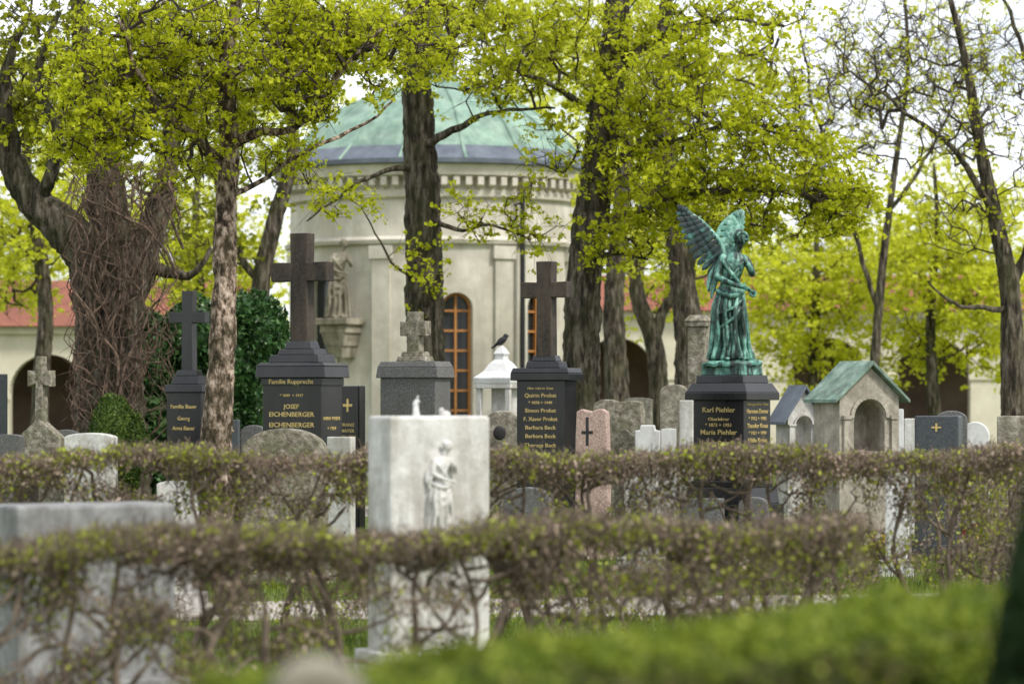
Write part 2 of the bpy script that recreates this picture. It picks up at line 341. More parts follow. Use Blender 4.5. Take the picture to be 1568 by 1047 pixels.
r_=np.random.default_rng(4);dq=r_.normal(size=(nn_,3));dq[:,2]*=1.6;dq/=np.linalg.norm(dq,axis=1)[:,None]
ve.append((*sticks(pp_,pp_+dq*r_.uniform(.1,.4,nn_)[:,None],.004,.002,3),2))
make_tree('vine_covered_tree',[
 [(172,830,38,.55),(168,690,38,.47),(166,560,38,.42),(160,470,38,.4),(140,400,38,.3),(95,345,38,.24),(45,300,38,.2),(10,230,38,.17),(-30,130,38,.13)],
 [(165,500,38,.36),(178,400,38.2,.3),(165,300,38.3,.24),(150,180,38.4,.17),(125,60,38.5,.12),(110,-80,38.5,.06)],
 [(175,480,38,.33),(210,400,38.2,.24),(245,310,38.4,.16),(265,200,38.5,.1),(250,60,38.6,.06)],
 [(60,310,38,.1),(90,220,37.6,.07),(60,120,37.4,.05),(90,20,37.3,.03)],
 [(20,250,38,.1),(10,120,37.6,.07),(40,20,37.4,.03)],
 [(210,400,38.2,.1),(290,420,38,.05),(320,380,38,.03)],
 ],[(60,60,38,120,90,1.2,120),(130,200,38.2,120,80,1,80),(250,120,38.5,80,120,1,70),(20,180,38,60,70,1,50),(240,290,38.3,60,50,.6,24),(60,-60,38,200,60,1.3,30)],
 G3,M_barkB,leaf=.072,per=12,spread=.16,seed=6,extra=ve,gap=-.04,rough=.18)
# background trees
def bt(name,trunk,blobs,leafm,seed,leaf=.11,per=12,spread=.27,lp=1.,gap=-.05,twig=.006,limbs=(),dens=.58):
    make_tree(name,[trunk]+list(limbs),blobs,leafm,M_barkB,leaf=leaf,per=per,spread=spread,seed=seed,lp=lp,gap=gap,twig=twig,rough=.1,sides=14,dens=dens)
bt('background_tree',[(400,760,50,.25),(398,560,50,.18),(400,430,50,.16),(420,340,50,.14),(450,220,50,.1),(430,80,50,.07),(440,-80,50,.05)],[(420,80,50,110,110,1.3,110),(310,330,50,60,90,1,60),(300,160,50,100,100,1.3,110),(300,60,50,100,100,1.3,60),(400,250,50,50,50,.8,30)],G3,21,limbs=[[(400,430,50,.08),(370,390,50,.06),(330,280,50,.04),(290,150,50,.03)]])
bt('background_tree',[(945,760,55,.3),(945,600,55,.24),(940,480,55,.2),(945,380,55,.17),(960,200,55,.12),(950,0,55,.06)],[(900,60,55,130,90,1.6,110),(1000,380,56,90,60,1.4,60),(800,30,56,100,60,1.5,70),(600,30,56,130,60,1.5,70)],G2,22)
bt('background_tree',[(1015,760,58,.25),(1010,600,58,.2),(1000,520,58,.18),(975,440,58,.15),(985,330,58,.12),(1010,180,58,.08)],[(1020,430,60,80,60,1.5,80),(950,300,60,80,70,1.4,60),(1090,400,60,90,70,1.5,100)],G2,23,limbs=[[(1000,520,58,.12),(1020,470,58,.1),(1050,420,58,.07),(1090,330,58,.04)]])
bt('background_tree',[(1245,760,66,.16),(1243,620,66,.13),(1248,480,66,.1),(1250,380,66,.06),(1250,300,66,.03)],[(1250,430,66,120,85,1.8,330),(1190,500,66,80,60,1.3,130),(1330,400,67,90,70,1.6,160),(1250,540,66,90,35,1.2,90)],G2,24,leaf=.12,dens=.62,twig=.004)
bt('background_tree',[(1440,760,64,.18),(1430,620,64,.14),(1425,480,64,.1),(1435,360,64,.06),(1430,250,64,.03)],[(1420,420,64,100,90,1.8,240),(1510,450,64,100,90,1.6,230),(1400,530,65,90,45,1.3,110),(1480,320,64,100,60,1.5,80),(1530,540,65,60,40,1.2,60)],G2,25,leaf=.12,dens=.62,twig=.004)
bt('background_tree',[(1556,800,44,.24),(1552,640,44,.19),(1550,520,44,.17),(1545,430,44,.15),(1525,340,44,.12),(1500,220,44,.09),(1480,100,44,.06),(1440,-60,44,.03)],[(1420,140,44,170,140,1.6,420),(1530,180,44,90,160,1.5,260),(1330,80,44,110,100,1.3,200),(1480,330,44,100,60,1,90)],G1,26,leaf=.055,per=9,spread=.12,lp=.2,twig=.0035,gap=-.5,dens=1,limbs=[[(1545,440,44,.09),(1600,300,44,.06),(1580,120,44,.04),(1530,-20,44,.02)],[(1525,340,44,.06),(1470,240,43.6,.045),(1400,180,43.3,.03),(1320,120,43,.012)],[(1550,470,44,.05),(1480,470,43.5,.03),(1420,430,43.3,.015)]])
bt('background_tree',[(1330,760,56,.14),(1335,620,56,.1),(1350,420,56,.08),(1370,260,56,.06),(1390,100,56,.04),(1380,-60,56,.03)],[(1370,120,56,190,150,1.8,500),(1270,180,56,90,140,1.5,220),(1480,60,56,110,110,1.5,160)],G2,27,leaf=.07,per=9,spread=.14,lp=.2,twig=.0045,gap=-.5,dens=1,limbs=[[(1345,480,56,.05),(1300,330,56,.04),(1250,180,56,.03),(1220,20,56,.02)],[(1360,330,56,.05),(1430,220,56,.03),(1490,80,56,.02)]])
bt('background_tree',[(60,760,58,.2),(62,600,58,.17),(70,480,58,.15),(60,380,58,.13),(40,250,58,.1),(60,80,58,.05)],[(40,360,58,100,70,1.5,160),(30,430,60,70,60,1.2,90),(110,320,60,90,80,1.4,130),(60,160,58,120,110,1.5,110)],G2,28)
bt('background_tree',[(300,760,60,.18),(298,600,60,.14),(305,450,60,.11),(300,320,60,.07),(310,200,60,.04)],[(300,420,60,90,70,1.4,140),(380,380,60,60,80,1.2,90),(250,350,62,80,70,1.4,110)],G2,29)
# distant leaf mass behind arcade
rng=np.random.default_rng(99)
cc=[]
while len(cc)<3000:
    y=rng.uniform(94,104);x=rng.uniform(-32,34);z=rng.uniform(1,16)
    px=784+x/y*F
    nz_=noise.noise(Vector((x*.25,0,0)))
    lim=13+3*nz_ if px<1150 else 8.8+1.5*nz_
    if z>lim: continue
    if noise.noise(Vector((x*.35,y*.3,z*.4)))<-.03: continue
    cc.append((x,y,z))
cc=np.array(cc);c=np.repeat(cc,20,0);c=c+rng.normal(size=c.shape)*.38
v,f=leaves(c,.2,.5);pt=[(v,f,1)]
for i in range(30):
    x=rng.uniform(-30,36);q=np.array([[x,100,0],[x+.2,100,3],[x+rng.uniform(-.8,.8),100,7.5]]);v2,f2=tube_arr(q,np.array([.3,.22,.05]),8);pt.append((v2,f2,0))
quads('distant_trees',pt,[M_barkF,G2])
# ---------------------------------------------------------------- hedges
def hedge(name,ax,ay,bx,by,top,wid,seed,nl=40000,nt=16000,stem=.3,leaf=.026,gr=.45,band=.2,low=.5,sr=.8):
    global rng
    rng=np.random.default_rng(seed);rd=random.Random(seed)
    a=np.array([ax,ay,0.]);b=np.array([bx,by,0.]);L=np.linalg.norm(b-a);u=(b-a)/L;w=np.array([-u[1],u[0],0])
    parts=[];s=0
    while s<L:
        base=a+u*s+w*rd.uniform(-.05,.05);p=base.copy();pts=[list(p)+[rd.uniform(.02,.034)*sr]]
        dirx=rd.uniform(-.3,.3);H=top-.12
        n=8
        for k in range(1,n+1):
            dirx+=rd.uniform(-.4,.4);dirx*=.8
            p=p+u*dirx*H/n+w*rd.uniform(-.03,.03)+np.array([0,0,H/n]);pts.append(list(p)+[.03*sr*(1-.6*k/n)*rd.uniform(.8,1.3)])
            if k>=3 and rd.random()<.8:
                q=p.copy();bp=[list(q)+[.015*sr]];dz=rd.uniform(-.1,.5);sg=rd.choice([-1,1])
                for j in range(5):
                    dz+=rd.uniform(-.3,.5);q=q+u*sg*rd.uniform(.03,.08)+w*rd.uniform(-.06,.06)+np.array([0,0,dz*.07]);q[2]=min(q[2],top-.05)
                    bp.append(list(q)+[.014*sr*(1-.13*j)])
                bq=resample(bp,.03);parts.append((*tube_arr(bq[:,:3],np.abs(bq[:,3])*rng.uniform(.8,1.25,len(bq)),6),0))
        q=resample(pts,.04);parts.append((*tube_arr(q[:,:3],np.abs(q[:,3])*rng.uniform(.85,1.2,len(q)),7),0))
        s+=stem*rd.uniform(.6,1.4)
    ns=len(parts)
    def sample(n,lowp):
        t=rng.uniform(0,L,n*3);ww=rng.uniform(-wid/2,wid/2,n*3);z=top-rng.uniform(0,1,n*3)**1.3*(top-.12)
        tn=np.array([noise.noise(Vector((x*5,seed,0)))+.6*noise.noise(Vector((x*14,seed,3))) for x in t])
        tp=top+.035*np.sin(t*3.1+seed)+.05*tn+rng.normal(size=n*3)*.024
        z=z+tp-top
        q=a+u*t[:,None]+w*ww[:,None];q[:,2]=z
        nz=np.array([noise.noise(Vector((x[0]*3.2,x[1]*3.2+seed,x[2]*4.5))) for x in q])
        dep=tp-z
        bd=band*(1+1.2*nz)
        pr=np.where(dep<bd,1-.3*(dep/band),np.clip(nz*2.8+.12,0,1)*lowp)
        return q[rng.uniform(size=n*3)<pr][:n]
    tw=sample(nt,low*1.1)
    dr=rng.normal(size=tw.shape);dr[:,2]=np.abs(dr[:,2])+.5;dr/=np.linalg.norm(dr,axis=1)[:,None]
    ln=rng.uniform(.03,.13,len(tw))[:,None];r=rng.uniform(.0012,.003,len(tw))
    over=np.maximum((tw+dr*ln*.5)[:,2]-(top+.12),0);tw[:,2]-=over
    parts.append((*sticks(tw-dr*ln*.5,tw+dr*ln*.5,r*1.3,r,3),0))
    lv=sample(nl,low)
    gz=np.array([noise.noise(Vector((x[0]*1.7+seed,x[1]*2,x[2]*3)))+.6*noise.noise(Vector((x[0]*6+seed,x[1]*6,x[2]*7))) for x in lv])
    g=rng.uniform(size=len(lv))<np.clip(gr+gz*1.1,.08,.97)
    parts.append((*leaves(lv[g],leaf,.3,jit=.6),1));parts.append((*leaves(lv[~g],leaf*.95,.2,jit=.6),2))
    return quads(name,parts,[M_twig,G_hg,G_hb],smooth_parts=range(ns))
hedge('hornbeam_hedge',-4.6,19.4,3.55,20.6,Z(694,20),.5,1,nl=42000,nt=26000,gr=.6,leaf=.027,low=.55,band=.14)
hedge('hornbeam_hedge',-3.2,12.9,1.75,15.4,1.05,.42,2,nl=30000,nt=20000,gr=.56,leaf=.024,band=.12,stem=.26,low=.6)
hedge('hornbeam_hedge',3.3,22.8,5.6,29,1.2,.45,5,nl=9000,nt=4000,gr=.6)
# leafy solids
def mass(name,blobs,n,leaf,m,seed,core=.86,asp=.8,up=.2,nz=.12):
    global rng
    rng=np.random.default_rng(seed);mb=MB();pts=[]
    tot=sum(r[0]*r[2] for c,r in blobs)
    for c,r in blobs:
        k=int(n*r[0]*r[2]/tot);w=rng.normal(size=(k,3))
        w/=np.linalg.norm(w,axis=1)[:,None]
        s=rng.uniform(.84,1.03,k)+np.array([nz*noise.noise(Vector(q*3)+Vector(c)) for q in w])
        pts.append(np.array(c)+w*s[:,None]*np.array(r))
        mb.ell(c,[q*core for q in r],n=20,k=14)
    v,f=leaves(np.concatenate(pts),leaf,up,asp)
    e=quads(name,[(v,f,0)],[m])
    mb.obj('core',[m],None,e)
    return e
iv=[]
for (x,y,rx,rz) in [(235,560,50,80),(300,520,60,60),(360,560,60,90),(400,520,45,70),(250,650,60,80),(330,650,80,80),(405,640,40,90),(300,720,110,90),(215,500,30,30),(380,480,40,30)]:
    c=P(x,y,38.8);iv.append(((c[0],38.8,max(c[2],.5)),(rx*38.8/F,.5,rz*38.8/F)))
mass('ivy_bush',iv,26000,.075,G_ivy,31,core=.82,nz=.2)
mass('box_shrub',[((X(172,36),36,Z(660,36)),(.27,.27,.45)),((X(195,36),36.1,Z(690,36)),(.25,.25,.5))],9000,.03,G_box,32)
# front clipped hedge, oblique
def front():
    global rng
    rng=np.random.default_rng(44)
    a=np.array([-.64,5.4]);b=np.array([1.6,8.75]);L=np.linalg.norm(b-a);u=(b-a)/L;w=np.array([u[1],-u[0]])
    top=1.15;wid=.56;n=76000
    t=rng.uniform(-.1,L,n);s=rng.uniform(0,wid,n);z=np.full(n,top)+rng.normal(size=n)*.012
    side=rng.uniform(size=n)<.6;z=np.where(side,top-rng.uniform(0,.8,n),z);s=np.where(side,np.where(rng.uniform(size=n)<.3,0,wid)+rng.normal(size=n)*.016,s)
    e=rng.uniform(size=n)<.04;t=np.where(e,-.1,t);z=np.where(e,top-rng.uniform(0,.8,n),z)
    nn=np.array([noise.noise(Vector((t[i]*4,s[i]*4,z[i]*4)))+.6*noise.noise(Vector((t[i]*13,s[i]*13,z[i]*13))) for i in range(n)])
    z+=.05*nn*(~side);s+=.05*nn*side
    z-=.1*np.exp(-((t+.1)/.12)**2)
    z-=np.where(~side,.09*np.clip((s-wid+.16)/.16,0,1)**2,0)
    q=np.stack([a[0]+u[0]*t+w[0]*s,a[1]+u[1]*t+w[1]*s,z],-1)
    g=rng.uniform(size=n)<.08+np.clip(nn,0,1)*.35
    dk=(~g)&(rng.uniform(size=n)<np.clip(-nn*1.6+.2+.45*side,0,.92))  # darker leaves, more of them on the sides and in dips
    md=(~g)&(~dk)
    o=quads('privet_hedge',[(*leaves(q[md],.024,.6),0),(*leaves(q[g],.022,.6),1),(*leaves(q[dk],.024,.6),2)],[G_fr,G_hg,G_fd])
    mb=MB();mb.box(.0,L-.03,.04,wid-.06,0,top-.07)
    Mx=Matrix(((u[0],w[0],0,a[0]),(u[1],w[1],0,a[1]),(0,0,1,0),(0,0,0,1)))
    mb.obj('core',[G_thu],Mx,o)
front()
rng=np.random.default_rng(45)
n=16000;zz=rng.uniform(0,1,n)**.8;hh=1.78;an=rng.uniform(0,6.283,n);cx,cy=X(1650,5.2),5.2
rr=.26*(1-zz**1.6)**.8*rng.uniform(.85,1.05,n)+.01
q=np.stack([cx+rr*np.cos(an),cy+rr*np.sin(an),zz*hh],-1)
th=quads('thuja_shrub',[(*leaves(q,.03,.2),0)],[G_thu]);mb=MB();mb.lathe([(.235*(1-t**1.6)**.8+.003,t*hh*.97) for t in np.linspace(0,1,14)],20,(cx,cy));mb.obj('core',[G_thu],None,th)
# ---------------------------------------------------------------- ground
M_lawn=mat('lawn',[(.3,(.06,.095,.012)),(.5,(.1,.155,.02)),(.7,(.16,.18,.04))],scale=3,rough=1,bump=.6,bscale=60,stain=.5,stainscale=.6,staincol=(.13,.1,.06))
M_gravel=mat('gravel',[(.3,(.34,.3,.26)),(.7,(.55,.5,.44))],scale=60,rough=1,bump=.6,bscale=90,stain=.4,stainscale=1,staincol=(.25,.21,.17))
M_soil=mat('soil',[(.3,(.03,.02,.014)),(.7,(.08,.055,.038))],scale=14,rough=1,bump=1)
mb=MB();mb.add([(-400,-60,0),(400,-60,0),(400,900,0),(-400,900,0)],[(0,1,2,3)]);mb.obj('ground',[M_lawn])
mb=MB();mb.add([(-12,20.9,.004),(14,25.2,.004),(14,27.6,.004),(-12,22.8,.004)],[(0,1,2,3)]);mb.obj('gravel_path',[M_gravel])
mb=MB();mb.add([(-30,42,.004),(30,42,.004),(30,46,.004),(-30,46,.004)],[(0,1,2,3)]);mb.obj('gravel_path',[M_gravel])
rng=np.random.default_rng(50)
n=90000;q=np.stack([rng.uniform(-5,6.5,n),rng.uniform(16,34,n),np.zeros(n)],-1)
lo=20.9+(q[:,0]+12)*4.3/26;hi=22.8+(q[:,0]+12)*4.8/26
q=q[(q[:,1]<lo+rng.normal(size=n)*.06)|(q[:,1]>hi+rng.normal(size=n)*.06)];tp=q+rng.normal(size=q.shape)*[.018,.018,0]+np.stack([0*q[:,0],0*q[:,0],rng.uniform(.03,.09,len(q))],-1)
quads('grass',[(*sticks(q,tp,.003,.0008,3),0)],[G_grass])
# flower bed
def flowers(name,px0,px1,d0,d1,n,cols,seed):
    global rng
    rng=np.random.default_rng(seed);mb=MB();x0,x1=X(px0,d0),X(px1,d0)
    mb.box(x0-.1,x1+.1,d0-.1,d1+.1,0,.06)
    e=mb.obj(name,[M_soil])
    c=np.stack([rng.uniform(x0,x1,n*10),rng.uniform(d0,d1,n*10),rng.uniform(.06,.2,n*10)],-1)
    quads('foliage',[(*leaves(c,.05,.6),0)],[G_hg],e)
    c=np.stack([rng.uniform(x0,x1,n),rng.uniform(d0,d1,n),rng.uniform(.16,.26,n)],-1);k=rng.integers(0,len(cols),n)
    pp=[]
    for i in range(len(cols)):
        ci=np.repeat(c[k==i],5,0);pp.append((*leaves(ci+rng.normal(size=ci.shape)*.014,.045,1.5,1.),i))
    quads('blossoms',pp,cols,e)
My=mat('yellow_petal',[(.3,(.7,.5,.02)),(.7,(.8,.6,.05))],bump=0);Mw=mat('white_petal',[(.3,(.7,.7,.66)),(.7,(.8,.8,.78))],bump=0)
Mu=mat('violet_petal',[(.3,(.15,.13,.5)),(.7,(.25,.2,.6))],bump=0);Mr=mat('red_petal',[(.3,(.5,.04,.05)),(.7,(.6,.08,.08))],bump=0)
flowers('flower_bed',1270,1385,30.4,32.1,190,[My,Mw,My],1);flowers('flower_bed',1060,1125,30.0,30.8,90,[Mu,Mw],2)
flowers('flower_bed',690,740,31,31.6,30,[My,Mr],3);flowers('flower_bed',1440,1530,32,33.8,90,[Mr,My],4)
# ---------------------------------------------------------------- text
def text(body,w,h,Mx,parent,m=None):
    cu=bpy.data.curves.new('lettering','FONT');cu.body=body;cu.align_x='CENTER';cu.align_y='CENTER';cu.extrude=.004;cu.size=1;cu.offset=.006
    cu.resolution_u=2
    o=bpy.data.objects.new('lettering',cu);C.collection.objects.link(o);bpy.context.view_layer.update()
    me=bpy.data.meshes.new_from_object(o.evaluated_get(bpy.context.evaluated_depsgraph_get()))
    bpy.data.objects.remove(o)
    xs=[v.co.x for v in me.vertices];ww=max(xs)-min(xs);sx=min(w/ww,h*1.4)
    me.transform(Mx@Matrix.Rotation(R(90),4,'X')@Matrix.Diagonal((sx,h*1.2,1,1)))
    me.materials.clear();me.materials.append(m or M_gold)
    link('lettering',me,parent)
# ---------------------------------------------------------------- monuments
def mon(name,px,d,rot,layers,mats,ratio=.55,cross=None,texts=(),bevel=.008):
    s=d/F;c,sn=math.cos(R(rot)),abs(math.sin(R(rot)))
    loc=(X(px,d),d,0);e=empty(name,loc);Mx=Matrix.Translation(loc)@Matrix.Rotation(R(rot),4,'Z')
    mb=MB();W=[]
    for L in layers:
        S,y0,y1=L[:3];t=L[3] if len(L)>3 else 1;m=L[4] if len(L)>4 else 0
        rt=L[5] if len(L)>5 else ratio
        w=S*s/(c+rt*sn);dp=w*rt;z1=Z(y0,d);z0=0 if y1 is None else Z(y1,d)
        mb.box(-w/2,w/2,-dp/2,dp/2,z0,z1,m,t);W.append((w,dp))
    mb.obj('body',mats,Mx,e,bevel)
    if cross:
        xw,yt,yb,ay0,ay1,aw,th=cross[:7];mi=cross[7] if len(cross)>7 else 0
        mb=MB();hw=xw*s/2/(c+.5*sn);zt,zb=Z(yt,d),Z(yb,d);z1,z0=Z(ay0,d),Z(ay1,d);ha=(aw*s-th*sn)/2/c;f=.006
        poly=[(-hw-f,zb),(hw+f,zb),(hw,z0),(ha,z0-f),(ha,z1+f),(hw,z1),(hw+f,zt),(-hw-f,zt),(-hw,z1),(-ha,z1+f),(-ha,z0-f),(-hw,z0)]
        mb.prism(poly,-th/2,th/2);mb.obj('cross',[mats[mi]],Mx,e,bevel)
    for tx in texts:
        b,y,h,wf,side,li=tx[:6];w,dp=W[li];z=Z(y,d)
        if side==0: T=Matrix.Translation((0,-dp/2-.001,z));ww=w*wf
        else: T=Matrix.Translation((w/2+.001,0,z))@Matrix.Rotation(R(90),4,'Z');ww=dp*wf
        text(b,ww,h*s,Mx@T,e,tx[6] if len(tx)>6 else None)
    return e,Mx,W
# Rupprecht cross monument
mon('granite_cross_monument',463,33,-30,[(150,790,None),(122,575,790),(130,690,700),(128,578,590),(146,560,578,.97),(146,555,560,.9),(104,543,555,.95),(78,534,543,.9),(56,522,534,.85)],[M_black,M_darkst],ratio=.55,
 cross=(33,357,524,402,430,99,.16,1),
 texts=[('Familie Rupprecht',584,8,.86,0,3),('* 1849  + 1917',605,5,.6,0,1),('JOSEF',622,8,.36,0,1),('EICHENBERGER',634,8.5,.8,0,1),('EICHENBERGER',650,8.5,.8,0,1),('MARIA',664,8,.38,0,1),('EICHENBERGER',677,8.5,.8,0,1),('geb. Huber 1921',700,7,.7,0,1),('ANNA WEBER',640,6,.8,1,1),('+ 1954',655,6,.5,1,1)])
mon('granite_cross_monument',290,36,-25,[(90,780,None),(70,600,780),(78,588,600,.95),(56,575,588,.9),(44,566,575,.85)],[M_black,M_darkst],cross=(20,445,567,478,494,64,.12,0),texts=[('Familie Bauer',622,7,.75,0,1),('Georg',640,7,.35,0,1),('Anna Bauer',655,7,.65,0,1)])
mon('granite_cross_monument',636,34,-28,[(130,800,None),(108,578,800),(122,562,578,.96,0),(118,553,562,.9,0),(60,545,553,.9,1),(46,538,545,.9,1)],[M_grey,M_mossy],ratio=.5,cross=(22,477,540,492,513,48,.13,1))
mon('granite_cross_monument',837,32,-28,[(120,820,None),(92,582,820),(112,571,582),(112,563,571,.93),(66,553,563,.92),(48,544,553,.85)],[M_black,M_darkst],ratio=.5,
 cross=(28,400,546,432,455,78,.14,1),
 texts=[('Hier ruht in Gott',594,4.5,.6,0,1),('Quirin Probst',605,7,.66,0,1),('* 1878 + 1949',616,5,.6,0,1),('Simon Probst',628,7,.66,0,1),('F. Xaver Probst',641,7,.7,0,1),('Barbara Beck',654,7,.66,0,1),('Barbara Beck',667,7,.66,0,1),('Therese Beck',681,7,.66,0,1),('+ 1962',694,5,.35,0,1)])
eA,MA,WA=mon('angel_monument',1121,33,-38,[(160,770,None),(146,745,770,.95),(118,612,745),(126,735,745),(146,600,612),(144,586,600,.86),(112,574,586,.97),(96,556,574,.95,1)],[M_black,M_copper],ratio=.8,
 texts=[('Karl Piehler',627,9,.66,0,2),('Oberlehrer',641,6,.5,0,2),('* 1873 + 1951',650,6,.6,0,2),('Maria Piehler',661,9,.72,0,2),('Josefa Berger',677,8,.72,0,2),('Karl Berger',693,8,.6,0,2),('1908 - 1977',705,6,.5,0,2),
 ('Unvergesslicher Gatte',618,5,.8,1,2),('Hermann Dorner',629,8,.8,1,2),('* 1912 + 1983',640,6,.7,1,2),('Theodor Kraus',651,8,.78,1,2),('* 1921 + 1999',662,6,.7,1,2),('Hilde Kraus',673,8,.7,1,2),('* 1925 + 2008',685,6,.7,1,2)])
# ---------------------------------------------------------------- robed figure
def figure(s,Mats,Mx,parent,name='figure',vox=.009,angel=True,flipx=1,smi=1,slim=1.):
    def p(x,y,dy=0): return ((x-1122)*s*flipx,dy*s,(552-y)*s)
    mb=MB()
    rings=[(552,1118,35,25),(546,1118,34,25),(535,1118,31,24),(515,1117,28,23),(495,1115,26,22),(475,1113,24.5,21),(460,1114,22.5,19),(448,1116,19.5,16.5),(438,1118,16,13.5),(430,1119,14.5,12),(422,1120.5,15.5,13),(412,1122,17,14),(403,1123.5,18,13),(396,1124.5,16.5,10.5),(391,1125.5,11,8.5),(386,1127,6,6),(380,1129,5.2,5.4),(374,1131,5,5.5)]
    rings=resample(rings,2)
    n=96;v=[];f=[]
    for y,cx,rx,ry in rings:
        t=(552-y)/200;am=.2*max(0,min(1,(y-436)/50)) if y>436 else .04
        if y>450: rx*=slim
        for i in range(n):
            a=2*math.pi*i/n
            fo=1+am*(abs(math.sin(5*a+1.6*t*3+1))*1.3-.8+.55*math.sin(15*a-5*t)+.3*math.sin(4*a+9*t))*.75
            if y>540: fo*=1+.05*math.sin(17*a)
            v.append(p(cx+rx*math.cos(a)*fo,y,ry*math.sin(a)*fo))
    k=len(rings)
    for j in range(k-1):
        for i in range(n):
            q=(i+1)%n;f.append((j*n+i,j*n+q,(j+1)*n+q,(j+1)*n+i))
    f.append(tuple(range(n-1,-1,-1)));f.append(tuple((k-1)*n+i for i in range(n)));mb.add(v,f)
    def cap(pts,rr):
        q=resample([list(p(a,b,c))+[r*s] for (a,b,c),r in zip(pts,rr)],4*s);mb.tube(q[:,:3],np.abs(q[:,3]),12)
        for pt,r in ((q[0],rr[0]),(q[-1],rr[-1])): mb.ell(pt[:3],(r*s*.98,)*3,n=12,k=8)
    for pts,r in [([(1103,452,-14),(1096,480,-20),(1098,515,-22),(1090,549,-23)],[2,3.4,3.4,3]),
                  ([(1112,450,-17),(1108,480,-23),(1112,515,-24),(1104,550,-26)],[2,3.2,3.4,3]),
                  ([(1133,447,-14),(1124,475,-23),(1124,515,-25),(1120,550,-28)],[2,3.2,3.6,3]),
                  ([(1137,447,-10),(1136,480,-20),(1138,515,-20),(1138,550,-22)],[2,3.2,3.6,3]),
                  ([(1138,450,-4),(1142,490,-8),(1145,520,-8),(1148,550,-9)],[2,3,3.4,3]),
                  ([(1099,455,-8),(1093,490,-8),(1090,520,-8),(1085,550,-9)],[2,3,3.4,3]),
                  ([(1098,447,-10),(1112,455,-20),(1130,452,-18),(1140,444,-8)],[3.5,4,4,3]),
                  ([(1106,402,-9),(1117,418,-16),(1128,432,-14),(1135,440,-8)],[3,3,3,2.5]),
                  ([(1137,402,-9),(1126,418,-16),(1117,430,-14)],[2,2.4,2]),
                  ([(1132,474,-21),(1122,488,-26),(1110,498,-25),(1098,505,-19)],[2,2.8,2.6,2]),
                  ([(1134,462,-19),(1120,474,-24),(1106,480,-22),(1095,484,-14)],[2,2.6,2.4,2])]: cap(pts,r)
    mb.ell(p(1128,482,-13),(8*s,11*s,18*s))
    mb.ell(p(1116,410,-10),(6.5*s,6.5*s,6.5*s));mb.ell(p(1130,410,-9),(6.5*s,6.5*s,6.5*s))
    cap([(1108,397,-1),(1101,410,-5),(1097,425,-9)],[7.5,6.8,5.8]);cap([(1097,425,-9),(1112,434,-20),(1128,440,-24),(1136,441,-25)],[5.4,4.7,3.7,2.9])
    cap([(1140,398,-1),(1147,409,-5),(1151,421,-8)],[7,6.2,5.4]);cap([(1151,421,-8),(1149,414,-16),(1144,407,-20)],[5,4,3])
    cap([(1102,404,-2),(1092,418,0),(1086,433,0),(1085,447,-2)],[4.5,5,4.5,2]);cap([(1097,425,-8),(1092,440,-7),(1089,457,-6)],[4.5,4.5,2.2])
    for k in range(4):
        o=k*1.9
        cap([(1135,439+o*.8,-26+k*.5),(1141,441+o*.8,-27),(1145-abs(k-1)*.8,444+o*.7,-25)],[1.7,1.5,1.3])
        cap([(1144-k*1.2,406-o*.3,-21),(1140-k*1,402-o*.2,-21),(1137-k*.8,401-o*.1,-19)],[1.6,1.4,1.2])
    cap([(1136,439,-25),(1139,436,-27)],[1.6,1.3]);cap([(1144,408,-21),(1141,409,-22)],[1.6,1.3])
    if angel:
        cap([(1144,444,-26),(1149,448,-26),(1152,452,-25)],[2,1.6,1.4]);
        for a in range(7): mb.ell(p(1151+4*math.cos(a*.9),452+4*math.sin(a*.9),-25),(2.4*s,)*3,n=8,k=6)
    rot=Matrix.Rotation(R(28*flipx),3,'Y')@Matrix.Rotation(R(14),3,'X')
    h=Vector(p(1136,367,-5))
    mb.ell(h,(8.6*s,9.4*s,12*s),rot)
    cap([(1127,388,-1),(1131,380,-3),(1134,374,-4)],[5.8,5.4,5.8])
    mb.ell(p(1132.5,362,-2),(9.8*s,10.4*s,9.4*s),rot);mb.ell(p(1123,368,2),(5.5*s,6*s,6.2*s))
    for a in range(10):
        t=a/9*math.pi;mb.ell(Vector(h)+rot@Vector((8.6*s*math.cos(t)*flipx,-5*s,(2+8*math.sin(t))*s)),(1.9*s,2.4*s,1.8*s),n=8,k=6)
    mb.ell(h+rot@Vector((5.2*s*flipx,-9*s,-2.4*s)),(1.3*s,2.1*s,2.8*s),n=8,k=6)
    mb.ell(h+rot@Vector((4.6*s*flipx,-7.4*s,1.8*s)),(4.6*s,1.9*s,1.1*s),n=8,k=6)
    mb.ell(h+rot@Vector((4.6*s*flipx,-7.2*s,-6.6*s)),(2.3*s,1.8*s,1.1*s),n=8,k=6)
    mb.ell(h+rot@Vector((3.8*s*flipx,-6*s,-9.7*s)),(2.8*s,2.4*s,2.1*s),n=8,k=6)
    mb.ell(p(1132,550,-28),(4.5*s,8*s,3.4*s));mb.ell(p(1112,551,-29),(4.5*s,7*s,3*s))
    o=mb.obj(name,Mats,None,parent)
    me=o.data;me.transform(Mx)
    r=o.modifiers.new('r','REMESH');r.mode='VOXEL';r.voxel_size=vox;r.use_smooth_shade=True
    sm=o.modifiers.new('s','SMOOTH');sm.factor=.5;sm.iterations=smi
    return o
sA=33/F
TA=Matrix.Translation((X(1122,33),33,Z(550,33)))
figure(sA,[M_copper],TA,eA,'angel_figure',vox=.0065,smi=2,slim=.93)
